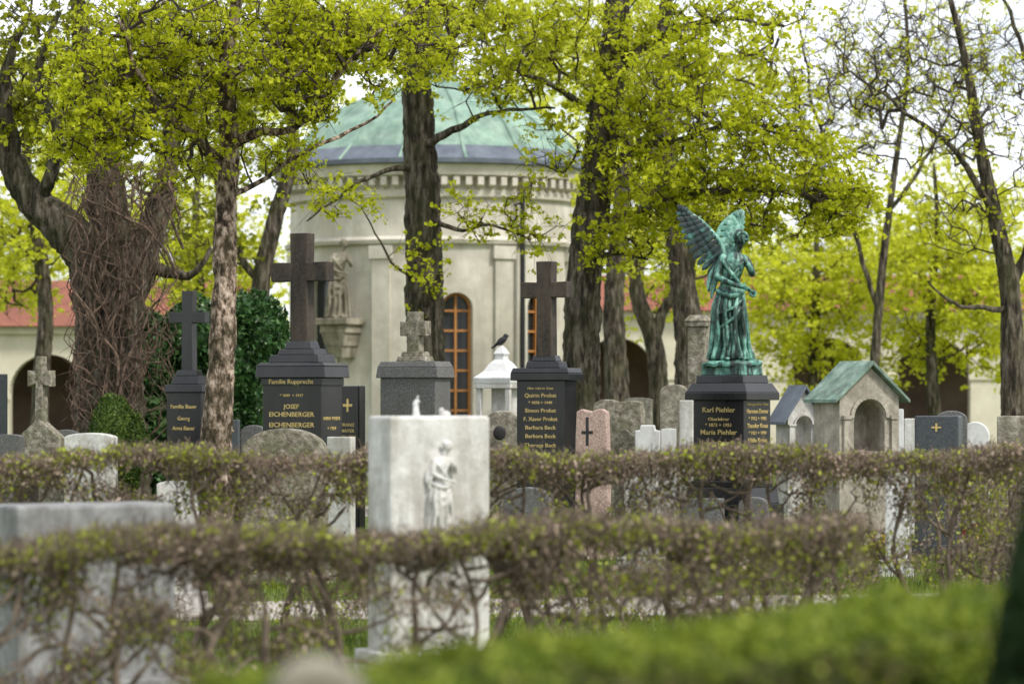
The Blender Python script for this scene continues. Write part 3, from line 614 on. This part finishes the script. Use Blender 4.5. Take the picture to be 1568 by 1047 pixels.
def feather(mb,p0,p1,w,nrm,m=0,th=.12):
    p0=Vector(p0);p1=Vector(p1);ax=(p1-p0);L=ax.length;ax.normalize();sd=ax.cross(nrm).normalized();n2=sd.cross(ax).normalized()
    v=[];f=[];K=9
    for k in range(K+1):
        t=k/K;ww=w*(.55+.45*math.sin(min(t*1.25,1)*math.pi/2))*(1 if t<.75 else math.sqrt(max(0.02,1-((t-.75)/.25)**2)))
        c=p0+ax*L*t+sd*(w*.25*math.sin(t*math.pi*.5))
        v+=[c-sd*ww/2,c+n2*ww*th,c+sd*ww/2,c-n2*ww*th]
    for k in range(K):
        for i in range(4):
            j=(i+1)%4;f.append((k*4+i,k*4+j,k*4+4+j,k*4+4+i))
    f.append((3,2,1,0));f.append((K*4,K*4+1,K*4+2,K*4+3));mb.add(v,f,m)
def wing(name,bone,tips,depth_b,depth_t,w,mats,nrm,bm=0):
    s=sA
    def p(x,y,dy): return Vector(((x-1122)*s,dy*s,(552-y)*s))
    mb=MB();n=len(tips);B=resample([(a,b,0) for a,b in bone],1.5)
    for k,(tx,ty) in enumerate(tips):
        u=k/(n-1);i=int((len(B)-1)*(1-u));bx,by=B[i][:2]
        db=depth_b[0]+(depth_b[1]-depth_b[0])*(1-u);dt=depth_t[0]+(depth_t[1]-depth_t[0])*(1-u)
        a=p(bx,by,db);b=p(tx,ty,dt)
        feather(mb,a,b,w*s,nrm,0)
        off=nrm*.012
        feather(mb,a+off,a+(b-a)*.66+off,w*.95*s,nrm,0);feather(mb,a-off,a+(b-a)*.66-off,w*.95*s,nrm,0)
        feather(mb,a+off*1.9,a+(b-a)*.4+off*1.9,w*.9*s,nrm,0);feather(mb,a-off*1.9,a+(b-a)*.4-off*1.9,w*.9*s,nrm,0)
    q=[list(p(x,y,depth_b[0]+(depth_b[1]-depth_b[0])*i/(len(B)-1)))+[(4.6-2.2*i/len(B))*s] for i,(x,y,_) in enumerate(B)]
    q=np.array(q);mb.tube(q[:,:3],q[:,3],10,bm)
    mb.obj(name,mats,TA,eA,0,50)
wing('left_wing',[(1112,396),(1106,380),(1096,364),(1082,348),(1068,336),(1054,328)],
 [(1035,321),(1034,330),(1036,340),(1039,350),(1043,360),(1047,370),(1051,380),(1056,390),(1062,400),(1069,409),(1077,417),(1086,424),(1094,430)],(10,-6),(8,-20),10,[M_copperdk,M_copperlt],Vector((.25,-.95,.1)).normalized(),1)  # shaded feathers and lit rim painted with dark and bright bronze
wing('right_wing',[(1114,396),(1104,382),(1100,366),(1104,350),(1113,338),(1125,328)],
 [(1142,321),(1143,329),(1143,337),(1142,345),(1140,352),(1137,359),(1134,366),(1130,374),(1126,382)],(14,26),(16,32),11,[M_copperlt],Vector((.25,-.95,.1)).normalized())  # lit look painted with the bright bronze
mb=MB();mb.lathe([(.33,0),(.34,.03),(.31,.055),(.2,.07)],30,(0,0));
mb.v=[(x+.02*noise.noise(Vector((x*14,y*14,z*14))),y*.8,z+.03*noise.noise(Vector((x*11+5,y*11,0)))) for x,y,z in mb.v]
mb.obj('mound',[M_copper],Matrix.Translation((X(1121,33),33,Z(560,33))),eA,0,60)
# ---------------------------------------------------------------- other stones
def stone(name,x0,x1,yt,d,rot,m,shape='flat',ratio=.3,bevel=.012,plinth=True,rnd=0,texts=()):
    s=d/F;c,sn=math.cos(R(rot)),abs(math.sin(R(rot)));w=(x1-x0)*s/(c+ratio*sn);dp=w*ratio;h=Z(yt,d);hw=w/2
    if shape=='flat': poly=[(-hw,0),(hw,0),(hw,h),(-hw,h)]
    elif shape=='round':
        a=w*.28;poly=[(-hw,0),(hw,0),(hw,h-a)]+[(hw*math.cos(t),h-a+a*math.sin(t)) for t in np.linspace(.15,math.pi-.15,14)]+[(-hw,h-a)]
    elif shape=='low':
        a=w*.1;poly=[(-hw,0),(hw,0),(hw,h-a)]+[(hw*math.cos(t),h-a+a*math.sin(t)) for t in np.linspace(.15,math.pi-.15,14)]+[(-hw,h-a)]
    elif shape=='arch':
        poly=[(-hw,0),(hw,0)]+[(hw*math.cos(t),h-hw+hw*math.sin(t)) for t in np.linspace(0,math.pi,18)]
    elif shape=='gable': poly=[(-hw,0),(hw,0),(hw,h-hw*.8),(0,h),(-hw,h-hw*.8)]
    elif shape=='shoulder': poly=[(-hw,0),(hw,0),(hw,h-w*.22),(hw*.62,h-w*.2),(hw*.55,h),(-hw*.55,h),(-hw*.62,h-w*.2),(-hw,h-w*.22)]
    elif shape=='rough':
        rr=random.Random(int(x0));poly=[(-hw,0),(hw,0),(hw,h*.6),(hw*.95,h*.85)]+[(hw*(.9-1.8*t),h-rr.uniform(0,.09)*w) for t in np.linspace(0,1,7)]+[(-hw*.97,h*.8)]
    loc=(X((x0+x1)/2,d),d,0);e=empty(name,loc);Mx=Matrix.Translation(loc)@Matrix.Rotation(R(rot),4,'Z')
    mb=MB();mb.prism(poly,-dp/2,dp/2);mb.obj('slab',[m],Mx,e,bevel,)
    if plinth:
        mb=MB();mb.box(-hw-.06,hw+.06,-dp/2-.06,dp/2+.06,0,.16);mb.obj('plinth',[m],Mx,e,.01)
    for b,y,hh,wf in texts: text(b,w*wf,hh*s,Mx@Matrix.Translation((0,-dp/2-.001,Z(y,d))),e)
    return e,Mx,w,dp
DR=18.2
e,Mx,w,dp=stone('relief_gravestone',562,751,636,DR,27,M_lime,'flat',ratio=.5,bevel=.02)
sR=140/200*DR/F
figure(sR,[M_lime],Mx@Matrix.Translation((0,-dp/2-.01,Z(812,DR))),e,'relief_figure',vox=.0055,angel=False)
mb=MB();mb.box(-.16,.16,-dp/2-.1,-dp/2+.02,Z(836,DR),Z(812,DR));mb.obj('ledge',[M_lime],Mx,e,.006)
def bird(name,px,py,d,L,mts,face=1,on=None):
    mb=MB();o=Vector((X(px,d),d,Z(py,d)));rt=Matrix.Rotation(R(-38*face),3,'Y')
    def q(x,z,y=0): return o+Vector((x*L*face,y*L,z*L))
    mb.ell(q(0,.32),(.34*L,.19*L,.2*L),rt);mb.ell(q(.24,.6),(.15*L,.135*L,.14*L));mb.tube([q(.15,.42),q(.2,.5),q(.24,.6)],[.16*L,.14*L,.11*L],10)
    mb.tube([q(.33,.6),q(.41,.59),q(.48,.57)],[.045*L,.03*L,.006*L],8,1)
    mb.tube([q(-.2,.2),q(-.4,.02),q(-.58,-.1)],[.1*L,.07*L,.06*L],8)
    for yy in(-.16,.16): mb.ell(q(-.06,.3,yy),(.3*L,.05*L,.13*L),rt)
    for yy in(-.06,.06):
        mb.tube([q(.04,.2,yy),q(.05,.08,yy),q(.03,0,yy)],[.025*L,.015*L,.014*L],6,1);mb.tube([q(0,.005,yy),q(.1,.0,yy)],[.012*L,.008*L],6,1)
    return mb.obj(name,mts,None,on,0,80)
figure(.16*DR/F,[M_white],Matrix.Translation((X(638,DR),DR,Z(637,DR))),e,'finial_figure',vox=.003,angel=False)
mb=MB();mb.ell((X(681,DR),DR+.02,Z(634,DR)),(.035,.03,.025));mb.ell((X(676,DR),DR+.02,Z(628,DR)),(.018,.018,.018));mb.obj('finial_bud',[M_lime],None,e,0,60)
stone('gravestone',-12,267,770,16.3,32,M_greyl,'flat',ratio=.42,bevel=.02)
stone('gravestone',370,503,655,27,-8,M_mossy,'round',ratio=.25)
stone('gravestone',404,566,1003,4.9,0,M_sand,'arch',ratio=.5,plinth=False,bevel=.03)
stone('gravestone',515,560,590,34.5,-28,M_black,'flat',ratio=.5,texts=[('+',622,34,.4),('FRANZ',650,6,.6),('MAYER',659,6,.6),('1931-2004',668,5,.7)])
stone('gravestone',99,180,662,34,-10,M_lime,'low',ratio=.35);stone('gravestone',75,128,657,37,-10,M_grey,'round',ratio=.3)
stone('gravestone',-5,12,572,40,-10,M_greyd,'flat',ratio=.3);stone('gravestone',-8,38,664,32,-15,M_grey,'low',ratio=.35)
e,Mx,w,dp=stone('gothic_gravestone',25,102,640,34.5,-20,M_mossy,'gable',ratio=.3)
mb=MB();s=34.5/F;mb.prism([(-8*s,Z(640,34.5)-.2),(8*s,Z(640,34.5)-.2),(6*s,Z(588,34.5)),(20*s,Z(592,34.5)),(20*s,Z(566,34.5)),(6*s,Z(570,34.5)),(5*s,Z(545,34.5)),(-5*s,Z(545,34.5)),(-6*s,Z(570,34.5)),(-20*s,Z(566,34.5)),(-20*s,Z(592,34.5)),(-6*s,Z(588,34.5))],-.07,.07);mb.obj('cross',[M_mossy],Mx,e,.015)
stone('gravestone',340,368,642,36,-15,M_greyd,'flat',ratio=.4,texts=[('+',660,20,.5)])
stone('gravestone',368,410,650,37,-15,M_grey,'round',ratio=.3)
stone('gravestone',880,936,625,31,-18,M_pink,'rough',ratio=.35,texts=())
mb=MB();d=30.8;s=d/F;mb.prism([(-2*s,Z(682,d)),(2*s,Z(682,d)),(2*s,Z(664,d)),(9*s,Z(664,d)),(9*s,Z(659,d)),(2*s,Z(659,d)),(2*s,Z(638,d)),(-2*s,Z(638,d)),(-2*s,Z(659,d)),(-9*s,Z(659,d)),(-9*s,Z(664,d)),(-2*s,Z(664,d))],-.01,.01)
mb.obj('bronze_cross_ornament',[M_pipe],Matrix.Translation((X(899,d),d-.06,0))@Matrix.Rotation(R(-18),4,'Z'))
e,Mx,w,dp=stone('gravestone',744,797,628,35,-15,M_sand,'round',ratio=.3)
mb=MB();mb.ell((X(765,35),34.87,Z(662,35)),(.075,.02,.085));mb.obj('plaque',[M_pipe],None,e)
stone('gravestone',905,990,610,39,-15,M_mossy,'rough',ratio=.3);stone('gravestone',955,1000,608,41,-15,M_sand,'low',ratio=.3)
stone('gravestone',1010,1058,588,37,-20,M_sand,'round',ratio=.45);stone('gravestone',1040,1062,612,35,-10,M_lime,'flat',ratio=.45)
stone('gravestone',972,1012,650,33,-12,M_white,'shoulder',ratio=.3);stone('gravestone',940,975,655,34,-12,M_mossy,'gable',ratio=.35)
stone('gravestone',1012,1036,655,33,-12,M_white,'low',ratio=.4)
stone('gravestone',1400,1474,636,31,-22,M_greyd,'flat',ratio=.4,texts=[('+',655,22,.4)]);stone('gravestone',1432,1482,628,33,-10,M_grey,'round',ratio=.3)
stone('gravestone',1470,1516,645,34,-12,M_white,'arch',ratio=.35);stone('gravestone',1526,1580,636,31,-20,M_sand,'flat',ratio=.4)
stone('gravestone',1365,1384,625,35,-12,M_white,'low',ratio=.4);stone('gravestone',1384,1404,640,36,-12,M_lime,'flat',ratio=.4)
stone('gravestone',1130,1180,760,29,-18,M_grey,'round',ratio=.4);stone('gravestone',240,305,735,23.5,-8,M_lime,'low',ratio=.3)
stone('gravestone',955,1010,700,28.5,-15,M_lime,'flat',ratio=.35);stone('gravestone',770,850,745,28,-18,M_grey,'round',ratio=.35)
stone('gravestone',1355,1390,700,28,-10,M_white,'arch',ratio=.4);stone('gravestone',1040,1110,762,27.8,-14,M_grey,'flat',ratio=.35)
stone('gravestone',500,545,668,30,-24,M_lime,'flat',ratio=.4);stone('gravestone',20,60,700,30,-24,M_darkst,'flat',ratio=.4)
mon('stone_pillar',1069,37,-20,[(56,780,None),(34,500,780),(44,492,500),(48,482,492,.6)],[M_mossy],ratio=.9,bevel=.015)
# small shrine with white ogee roof
d=36;s=d/F;e=empty('white_stone_shrine',(X(768,d),d,0));T=Matrix.Translation((X(768,d),d,0))@Matrix.Rotation(R(-28),4,'Z')
mb=MB();q=math.pi/4;mb.lathe([(44*s,Z(587,d)),(46*s,Z(578,d)),(30*s,Z(568,d)),(20*s,Z(556,d)),(12*s,Z(550,d)),(11*s,Z(545,d)),(14*s,Z(541,d)),(8*s,Z(533,d)),(2*s,Z(528,d))],4,(0,0),0,q);mb.obj('roof',[M_white],T,e,.008)
mb=MB();a=25*s
for i in(-1,1):
    for j in(-1,1): mb.box(i*a-4*s,i*a+4*s,j*a-4*s,j*a+4*s,Z(640,d),Z(588,d))
mb.box(-32*s,32*s,-32*s,32*s,0,Z(640,d));mb.box(-18*s,18*s,0,24*s,Z(640,d),Z(590,d));mb.box(-31*s,31*s,-31*s,31*s,Z(594,d),Z(587.2,d));mb.obj('columns_and_base',[M_lime],T,e,.006)
bird('blackbird',768,530,36,.21,[M_pipe,M_pipe],1)
# ---------------------------------------------------------------- arched walls
def arched(mb,mapf,u0,u1,z0,z1,ops,depth,m=0,du=.3):
    us=set(np.linspace(u0,u1,max(2,int((u1-u0)/du)+1)).round(5))
    for (uc,hw,si,sp) in ops:
        us={u for u in us if not(uc-hw-1e-4<u<uc+hw+1e-4)}
        us|=set(round(uc-hw*math.cos(t),5) for t in np.linspace(0,math.pi,17))
    us=sorted(us)
    def az(u,o): return o[3]+math.sqrt(max(0,o[1]**2-(u-o[0])**2))
    def face(a,b,c,d2): mb.add([mapf(*a),mapf(*b),mapf(*c),mapf(*d2)],[(0,1,2,3)],m)
    for a,b in zip(us,us[1:]):
        mid=(a+b)/2;o=next((o for o in ops if abs(mid-o[0])<o[1]),None)
        if o is None: face((a,0,z0),(b,0,z0),(b,0,z1),(a,0,z1))
        else:
            if o[2]>z0+1e-3: face((a,0,z0),(b,0,z0),(b,0,o[2]),(a,0,o[2]));face((a,0,o[2]),(b,0,o[2]),(b,depth,o[2]),(a,depth,o[2]))
            face((a,0,az(a,o)),(b,0,az(b,o)),(b,0,z1),(a,0,z1));face((a,0,az(a,o)),(a,depth,az(a,o)),(b,depth,az(b,o)),(b,0,az(b,o)))
    for uc,hw,si,sp in ops:
        for sg in(-1,1): face((uc+sg*hw,0,si),(uc+sg*hw,depth,si),(uc+sg*hw,depth,sp),(uc+sg*hw,0,sp))
def shrine(name,px,d,rot,Wpx,ye,yr,ob,mats,depth=.45):
    s=d/F;c,sn=math.cos(R(rot)),abs(math.sin(R(rot)));w=(Wpx*s-depth*sn)/c;hw=w/2;e=empty(name,(X(px,d),d,0));T=Matrix.Translation((X(px,d),d,0))@Matrix.Rotation(R(rot),4,'Z')
    ze,zr=Z(ye,d),Z(yr,d);y0=-depth/2;y1=depth/2
    mb=MB();arched(mb,lambda u,v,z:(u,y0+v,z),-hw,hw,0,ze,[(0,hw*.52,Z(ob,d),ze-hw*.62)],depth*.7,0)
    mb.add([(-hw,y0,ze),(hw,y0,ze),(0,y0,zr)],[(0,1,2)])
    mb.box(-hw*.6,hw*.6,y0+depth*.7,y1-.003,0,ze-.02)
    mb.add([(-hw,y0,0),(-hw,y1,0),(-hw,y1,ze),(-hw,y0,ze)],[(0,1,2,3)]);mb.add([(hw,y0,0),(hw,y1,0),(hw,y1,ze),(hw,y0,ze)],[(3,2,1,0)])
    mb.add([(-hw,y1,0),(hw,y1,0),(hw,y1,ze),(0,y1,zr),(-hw,y1,ze)],[(0,1,2,3,4)])
    mb.obj('walls',[mats[0]],T,e)
    mb=MB();
    for i in(-1,1):
        mb.box(i*hw*.8-.035,i*hw*.8+.035,y0-.035,y0-.002,Z(ob,d),ze-hw*.66);mb.box(i*hw*.8-.05,i*hw*.8+.05,y0-.05,y0-.002,ze-hw*.66,ze-hw*.55)
    mb.box(-hw-.05,hw+.05,y0-.08,y1+.05,Z(ob,d)-.12,Z(ob,d)-.003);mb.box(-hw-.08,hw+.08,y0-.12,y1+.08,0,.25)
    n=14
    for k in range(n):
        t0,t1=math.pi*k/n,math.pi*(k+1)/n;r0,r1=hw*.54,hw*.66;zc=ze-hw*.62
        mb.prism([(r0*math.cos(t0),zc+r0*math.sin(t0)),(r1*math.cos(t0),zc+r1*math.sin(t0)),(r1*math.cos(t1),zc+r1*math.sin(t1)),(r0*math.cos(t1),zc+r0*math.sin(t1))],y0-.025,y0-.002)
    mb.obj('trim',[mats[0]],T,e,.004)
    mb=MB();ov=.09;k=(zr-ze)/hw;th=.035
    for i in(-1,1):
        mb.prism([(0,zr+.01),(i*(hw+ov),ze-ov*k+.01),(i*(hw+ov),ze-ov*k+.01+th),(0,zr+.01+th*1.3)],y0-.08,y1+.06)
    mb.obj('roof',[mats[1]],T,e,.004)
    return e,T
shrine('gabled_tomb',1311,31,26,128,606,560,690,[M_tomb,M_tombroof],.5)
e,T=shrine('gabled_tomb',1221,34.5,22,64,634,596,700,[M_lime,M_lead],.3)
# ---------------------------------------------------------------- arcades
def arcade(name,x0,x1,y,ze,zr,hw,pier,spring,dep=3.5):
    e=empty(name,((x0+x1)/2,y,0));mb=MB();pitch=2*hw+pier;n=int((x1-x0)/pitch);ops=[(x0+pitch*(i+.5),hw,.0,spring) for i in range(n)]
    arched(mb,lambda u,v,z:(u,y+v,z),x0,x1,0,ze,ops,.5,0,1.)
    for i in range(n+1):
        xc=x0+pitch*i;mb.box(xc-pier*.5-.05,xc+pier*.5+.05,y-.06,y-.003,spring-.15,spring)
    mb.box(x0,x1,y-.15,y-.003,ze-.18,ze);mb.add([(x0,y,0),(x0,y+dep+.5,0),(x0,y+dep+.5,ze),(x0,y,ze)],[(3,2,1,0)]);mb.add([(x1,y,0),(x1,y+dep+.5,0),(x1,y+dep+.5,ze),(x1,y,ze)],[(0,1,2,3)])
    mb.obj('walls',[M_cream],None,e)
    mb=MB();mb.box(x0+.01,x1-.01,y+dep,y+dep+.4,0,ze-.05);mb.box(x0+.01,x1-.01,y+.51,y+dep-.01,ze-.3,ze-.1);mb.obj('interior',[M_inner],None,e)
    mb=MB();mb.add([(x0-.3,y-.4,ze+.01),(x1+.3,y-.4,ze+.01),(x1+.3,y+dep/2+.2,zr),(x0-.3,y+dep/2+.2,zr),(x1+.3,y+dep+.8,ze+.01),(x0-.3,y+dep+.8,ze+.01),],[(0,1,2,3),(3,2,4,5),(0,5,4,1)]);mb.obj('roof',[M_tile],None,e)
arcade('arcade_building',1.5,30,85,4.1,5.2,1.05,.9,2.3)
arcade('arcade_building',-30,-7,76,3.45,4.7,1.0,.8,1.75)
# ---------------------------------------------------------------- chapel
D0=66.;CX=X(668,D0);RR=3.22
def zz(y): return CZ-(y-605)*(D0-RR)/F
e=empty('chapel',(CX,D0,0))
def cm(u,v,z):
    th=u/RR;r=RR-v;return (CX+r*math.sin(th),D0-r*math.cos(th),z)
def ua(px):
    for it in np.linspace(-1.5,1.5,3001):
        x=CX+RR*math.sin(it);y=D0-RR*math.cos(it)
        if (x/y)*F+784>=px: return it*RR
    return 1.5*RR
mb=MB();ops=[(ua(699),.34,zz(660),zz(472)),(ua(828),.42,zz(660),zz(470)),(ua(489),.45,zz(640),zz(440))]
full=math.pi*RR
arched(mb,cm,-full,full,0,zz(300),ops,.3,0,.2)
mb.obj('walls',[M_plaster],None,e)
mb=MB()
for uc,hw,si,sp in ops:
    n=20;pts=[(uc-hw,si)]+[(uc-hw*math.cos(t),sp+hw*math.sin(t)) for t in np.linspace(0,math.pi,n)]+[(uc+hw,si)]
    po=[(uc-hw-.16,si)]+[(uc-(hw+.16)*math.cos(t),sp+(hw+.16)*math.sin(t)) for t in np.linspace(0,math.pi,n)]+[(uc+hw+.16,si)]
    for k in range(len(pts)-1):
        a,b,c2,d2=pts[k],pts[k+1],po[k+1],po[k]
        v=[cm(q[0],-.05,q[1]) for q in (a,b,c2,d2)]+[cm(q[0],-.003,q[1]) for q in (a,b,c2,d2)]
        mb.add(v,[(0,1,2,3),(0,4,5,1),(2,6,7,3)])
    mb.add([cm(uc-hw-.2,-.1,si),cm(uc+hw+.2,-.1,si),cm(uc+hw+.2,-.1,si-.12),cm(uc-hw-.2,-.1,si-.12),cm(uc-hw-.2,-.003,si),cm(uc+hw+.2,-.003,si)],[(0,1,2,3),(0,1,5,4)])
for px in (452,585,770,872):
    u=ua(px);w=.2
    for a,b,z0,z1,pr in((-w,w,0,zz(395),.08),(-w-.05,w+.05,zz(395),zz(375),.13),(-w-.06,w+.06,0,.5,.14)):
        v=[cm(u+a,-pr,z0),cm(u+b,-pr,z0),cm(u+b,-pr,z1),cm(u+a,-pr,z1),cm(u+a,-.003,z0),cm(u+b,-.003,z0),cm(u+b,-.003,z1),cm(u+a,-.003,z1)]
        mb.add(v,[(0,1,2,3),(4,5,1,0),(3,2,6,7),(0,3,7,4),(1,5,6,2)])
mb.lathe([(RR+.03,zz(303)),(RR+.1,zz(300)),(RR+.1,zz(290)),(RR+.06,zz(289)),(RR+.06,zz(272)),(RR+.3,zz(268)),(RR+.34,zz(255)),(RR+.38,zz(250)),(RR-.2,zz(249))],96,(CX,D0),0,0,False)
mb.lathe([(RR-.01,zz(372)),(RR+.1,zz(372)),(RR+.13,zz(366)),(RR-.01,zz(360))],96,(CX,D0),0,0,False)
for i in range(84):
    th=2*math.pi*i/84;u=th*RR
    v=[cm(u-.06,-.27,zz(283)),cm(u+.06,-.27,zz(283)),cm(u+.06,-.27,zz(270)),cm(u-.06,-.27,zz(270)),cm(u-.06,-.06,zz(288)),cm(u+.06,-.06,zz(288)),cm(u+.06,-.06,zz(270)),cm(u-.06,-.06,zz(270))]
    mb.add(v,[(0,1,2,3),(4,5,1,0),(0,3,7,4),(1,5,6,2)])
mb.obj('stone_trim',[M_plaster],None,e)
mb=MB();mb.lathe([(RR+.4,zz(252)),(RR+.46,zz(250)),(RR+.46,zz(243)),(RR+.36,zz(243))],96,(CX,D0),1,0,False)
mb.lathe([(RR+.36,zz(244)),(RR-.05,zz(220))],16,(CX,D0),1,.2,False)
prf=[(RR-.05,zz(220)),(RR-.15,zz(212)),(2.7,zz(180)),(2.1,zz(148)),(1.4,zz(125)),(.9,zz(112)),(.55,zz(105)),(.5,zz(92))]
mb.lathe(prf,16,(CX,D0),0,.2,False)
mb.lathe([(.42,zz(106)),(.42,zz(60)),(.52,zz(58)),(.5,zz(50)),(.3,zz(30)),(.08,zz(10)),(.03,zz(-25))],12,(CX,D0),2)
for i in range(16):
    a=.2+2*math.pi*i/16
    pf=[(RR+.36,zz(244))]+prf[:6]
    mb.tube([(CX+r*math.cos(a),D0+r*math.sin(a),z+.01) for r,z in pf],[.035]*len(pf),6,0)
mb.obj('roof',[M_roofcop,M_lead,M_copperdk],None,e)
mb=MB();mf=MB()
for k,(uc,hw,si,sp) in enumerate(ops):
    n=6
    for j in range(n):
        a=uc-hw-.05+(2*hw+.1)*j/n;b=uc-hw-.05+(2*hw+.1)*(j+1)/n
        mb.add([cm(a,.22,si-.05),cm(b,.22,si-.05),cm(b,.22,sp+hw+.05),cm(a,.22,sp+hw+.05)],[(0,1,2,3)])
    if k==2: continue  # doorway: no frame, its dark pane stands in for the shade inside
    def bar(u0,u1,z0,z1):
        v=[cm(u0,.13,z0),cm(u1,.13,z0),cm(u1,.13,z1),cm(u0,.13,z1),cm(u0,.21,z0),cm(u1,.21,z0),cm(u1,.21,z1),cm(u0,.21,z1)]
        mf.add(v,[(0,1,2,3),(4,5,1,0),(3,2,6,7),(0,3,7,4),(1,5,6,2)])
    bar(uc-.025,uc+.025,si,sp+hw);bar(uc-hw,uc-hw+.06,si,sp);bar(uc+hw-.06,uc+hw,si,sp)
    z=si
    while z<sp+.1: bar(uc-hw,uc+hw,z,z+.045);z+=.42
    for j in range(14):
        t0,t1=math.pi*j/14,math.pi*(j+1)/14;v=[]
        for r,t in((hw,t0),(hw-.06,t0),(hw-.06,t1),(hw,t1)): v.append(cm(uc+r*math.cos(t),.13,sp+r*math.sin(t)))
        mf.add(v,[(0,1,2,3)])
mb.obj('glass_and_door_shade',[M_glass],None,e);mf.obj('window_frames',[M_wood],None,e)
u=ua(792);a=cm(u,-.2,0);mb=MB();mb.tube([(a[0],a[1],0),(a[0],a[1],3),(a[0],a[1],zz(290))],[.055]*3,10);mb.obj('downpipe',[M_pipe],None,e)
u=ua(535);b=cm(u,-.34,0);dd=b[1];s=dd/F
mb=MB();mb.box(-.42,.42,-.32,.34,Z(497,dd),Z(487,dd));mb.box(-.34,.34,-.26,.34,Z(510,dd),Z(497.2,dd));mb.box(-.24,.24,-.2,.34,Z(530,dd),Z(510.2,dd),0,1.25);mb.box(-.15,.15,-.12,.34,Z(548,dd),Z(530.2,dd),0,1.4)
mb.obj('corbel',[M_statue],Matrix.Translation((b[0],b[1],0))@Matrix.Rotation(u/RR,4,'Z'),e,.02)
figure(.61*s,[M_statue],Matrix.Translation((b[0],b[1],Z(486,dd))),e,'saint_figure',vox=.016,angel=False,slim=.72)
# ---------------------------------------------------------------- light / world / camera
w=bpy.data.worlds.new('World');C.world=w;w.use_nodes=True;N=w.node_tree.nodes;L=w.node_tree.links;N.clear()
out=N.new('ShaderNodeOutputWorld');bg=N.new('ShaderNodeBackground');bg.inputs[1].default_value=.15
sk=N.new('ShaderNodeTexSky');sk.sky_type='NISHITA';sk.sun_disc=False;sk.sun_elevation=R(48);sk.dust_density=2.;sk.air_density=1.
az=R(130)
sd=Vector((math.cos(R(48))*math.sin(az),math.cos(R(48))*math.cos(az),math.sin(R(48))))
sk.sun_rotation=az
tc=N.new('ShaderNodeTexCoord');n=N.new('ShaderNodeTexNoise');n.inputs['Scale'].default_value=6;n.inputs['Detail'].default_value=5
mp=N.new('ShaderNodeMapping');mp.inputs['Scale'].default_value=(1,1,3);L.new(tc.outputs['Generated'],mp.inputs[0]);L.new(mp.outputs[0],n.inputs['Vector'])
r=ramp(N,[(.35,(.35,.35,.35)),(.6,(.95,.95,.95))]);L.new(n.outputs['Fac'],r.inputs[0])
mx=N.new('ShaderNodeMix');mx.data_type='RGBA';L.new(r.outputs[0],mx.inputs['Factor']);L.new(sk.outputs[0],mx.inputs['A']);mx.inputs['B'].default_value=(10.4,10.7,11.2,1)
L.new(mx.outputs['Result'],bg.inputs[0]);L.new(bg.outputs[0],out.inputs[0])
sl=bpy.data.lights.new('sun','SUN');sl.energy=3.;sl.angle=R(10);sl.color=(1,.95,.87);so=bpy.data.objects.new('sun',sl);C.collection.objects.link(so)
so.rotation_euler=sd.to_track_quat('Z','Y').to_euler();so.location=(10,-10,30)
cam=bpy.data.cameras.new('camera');co=bpy.data.objects.new('camera',cam);C.collection.objects.link(co);C.camera=co
co.location=(0,0,CZ);co.rotation_euler=(R(90),0,0);cam.lens=105;cam.sensor_width=36;cam.shift_y=82/1568;cam.clip_end=2000;cam.clip_start=.1
cam.dof.use_dof=True;cam.dof.focus_distance=30.5;cam.dof.aperture_fstop=2.1
C.view_settings.view_transform='Standard';C.view_settings.look='None';C.view_settings.exposure=0
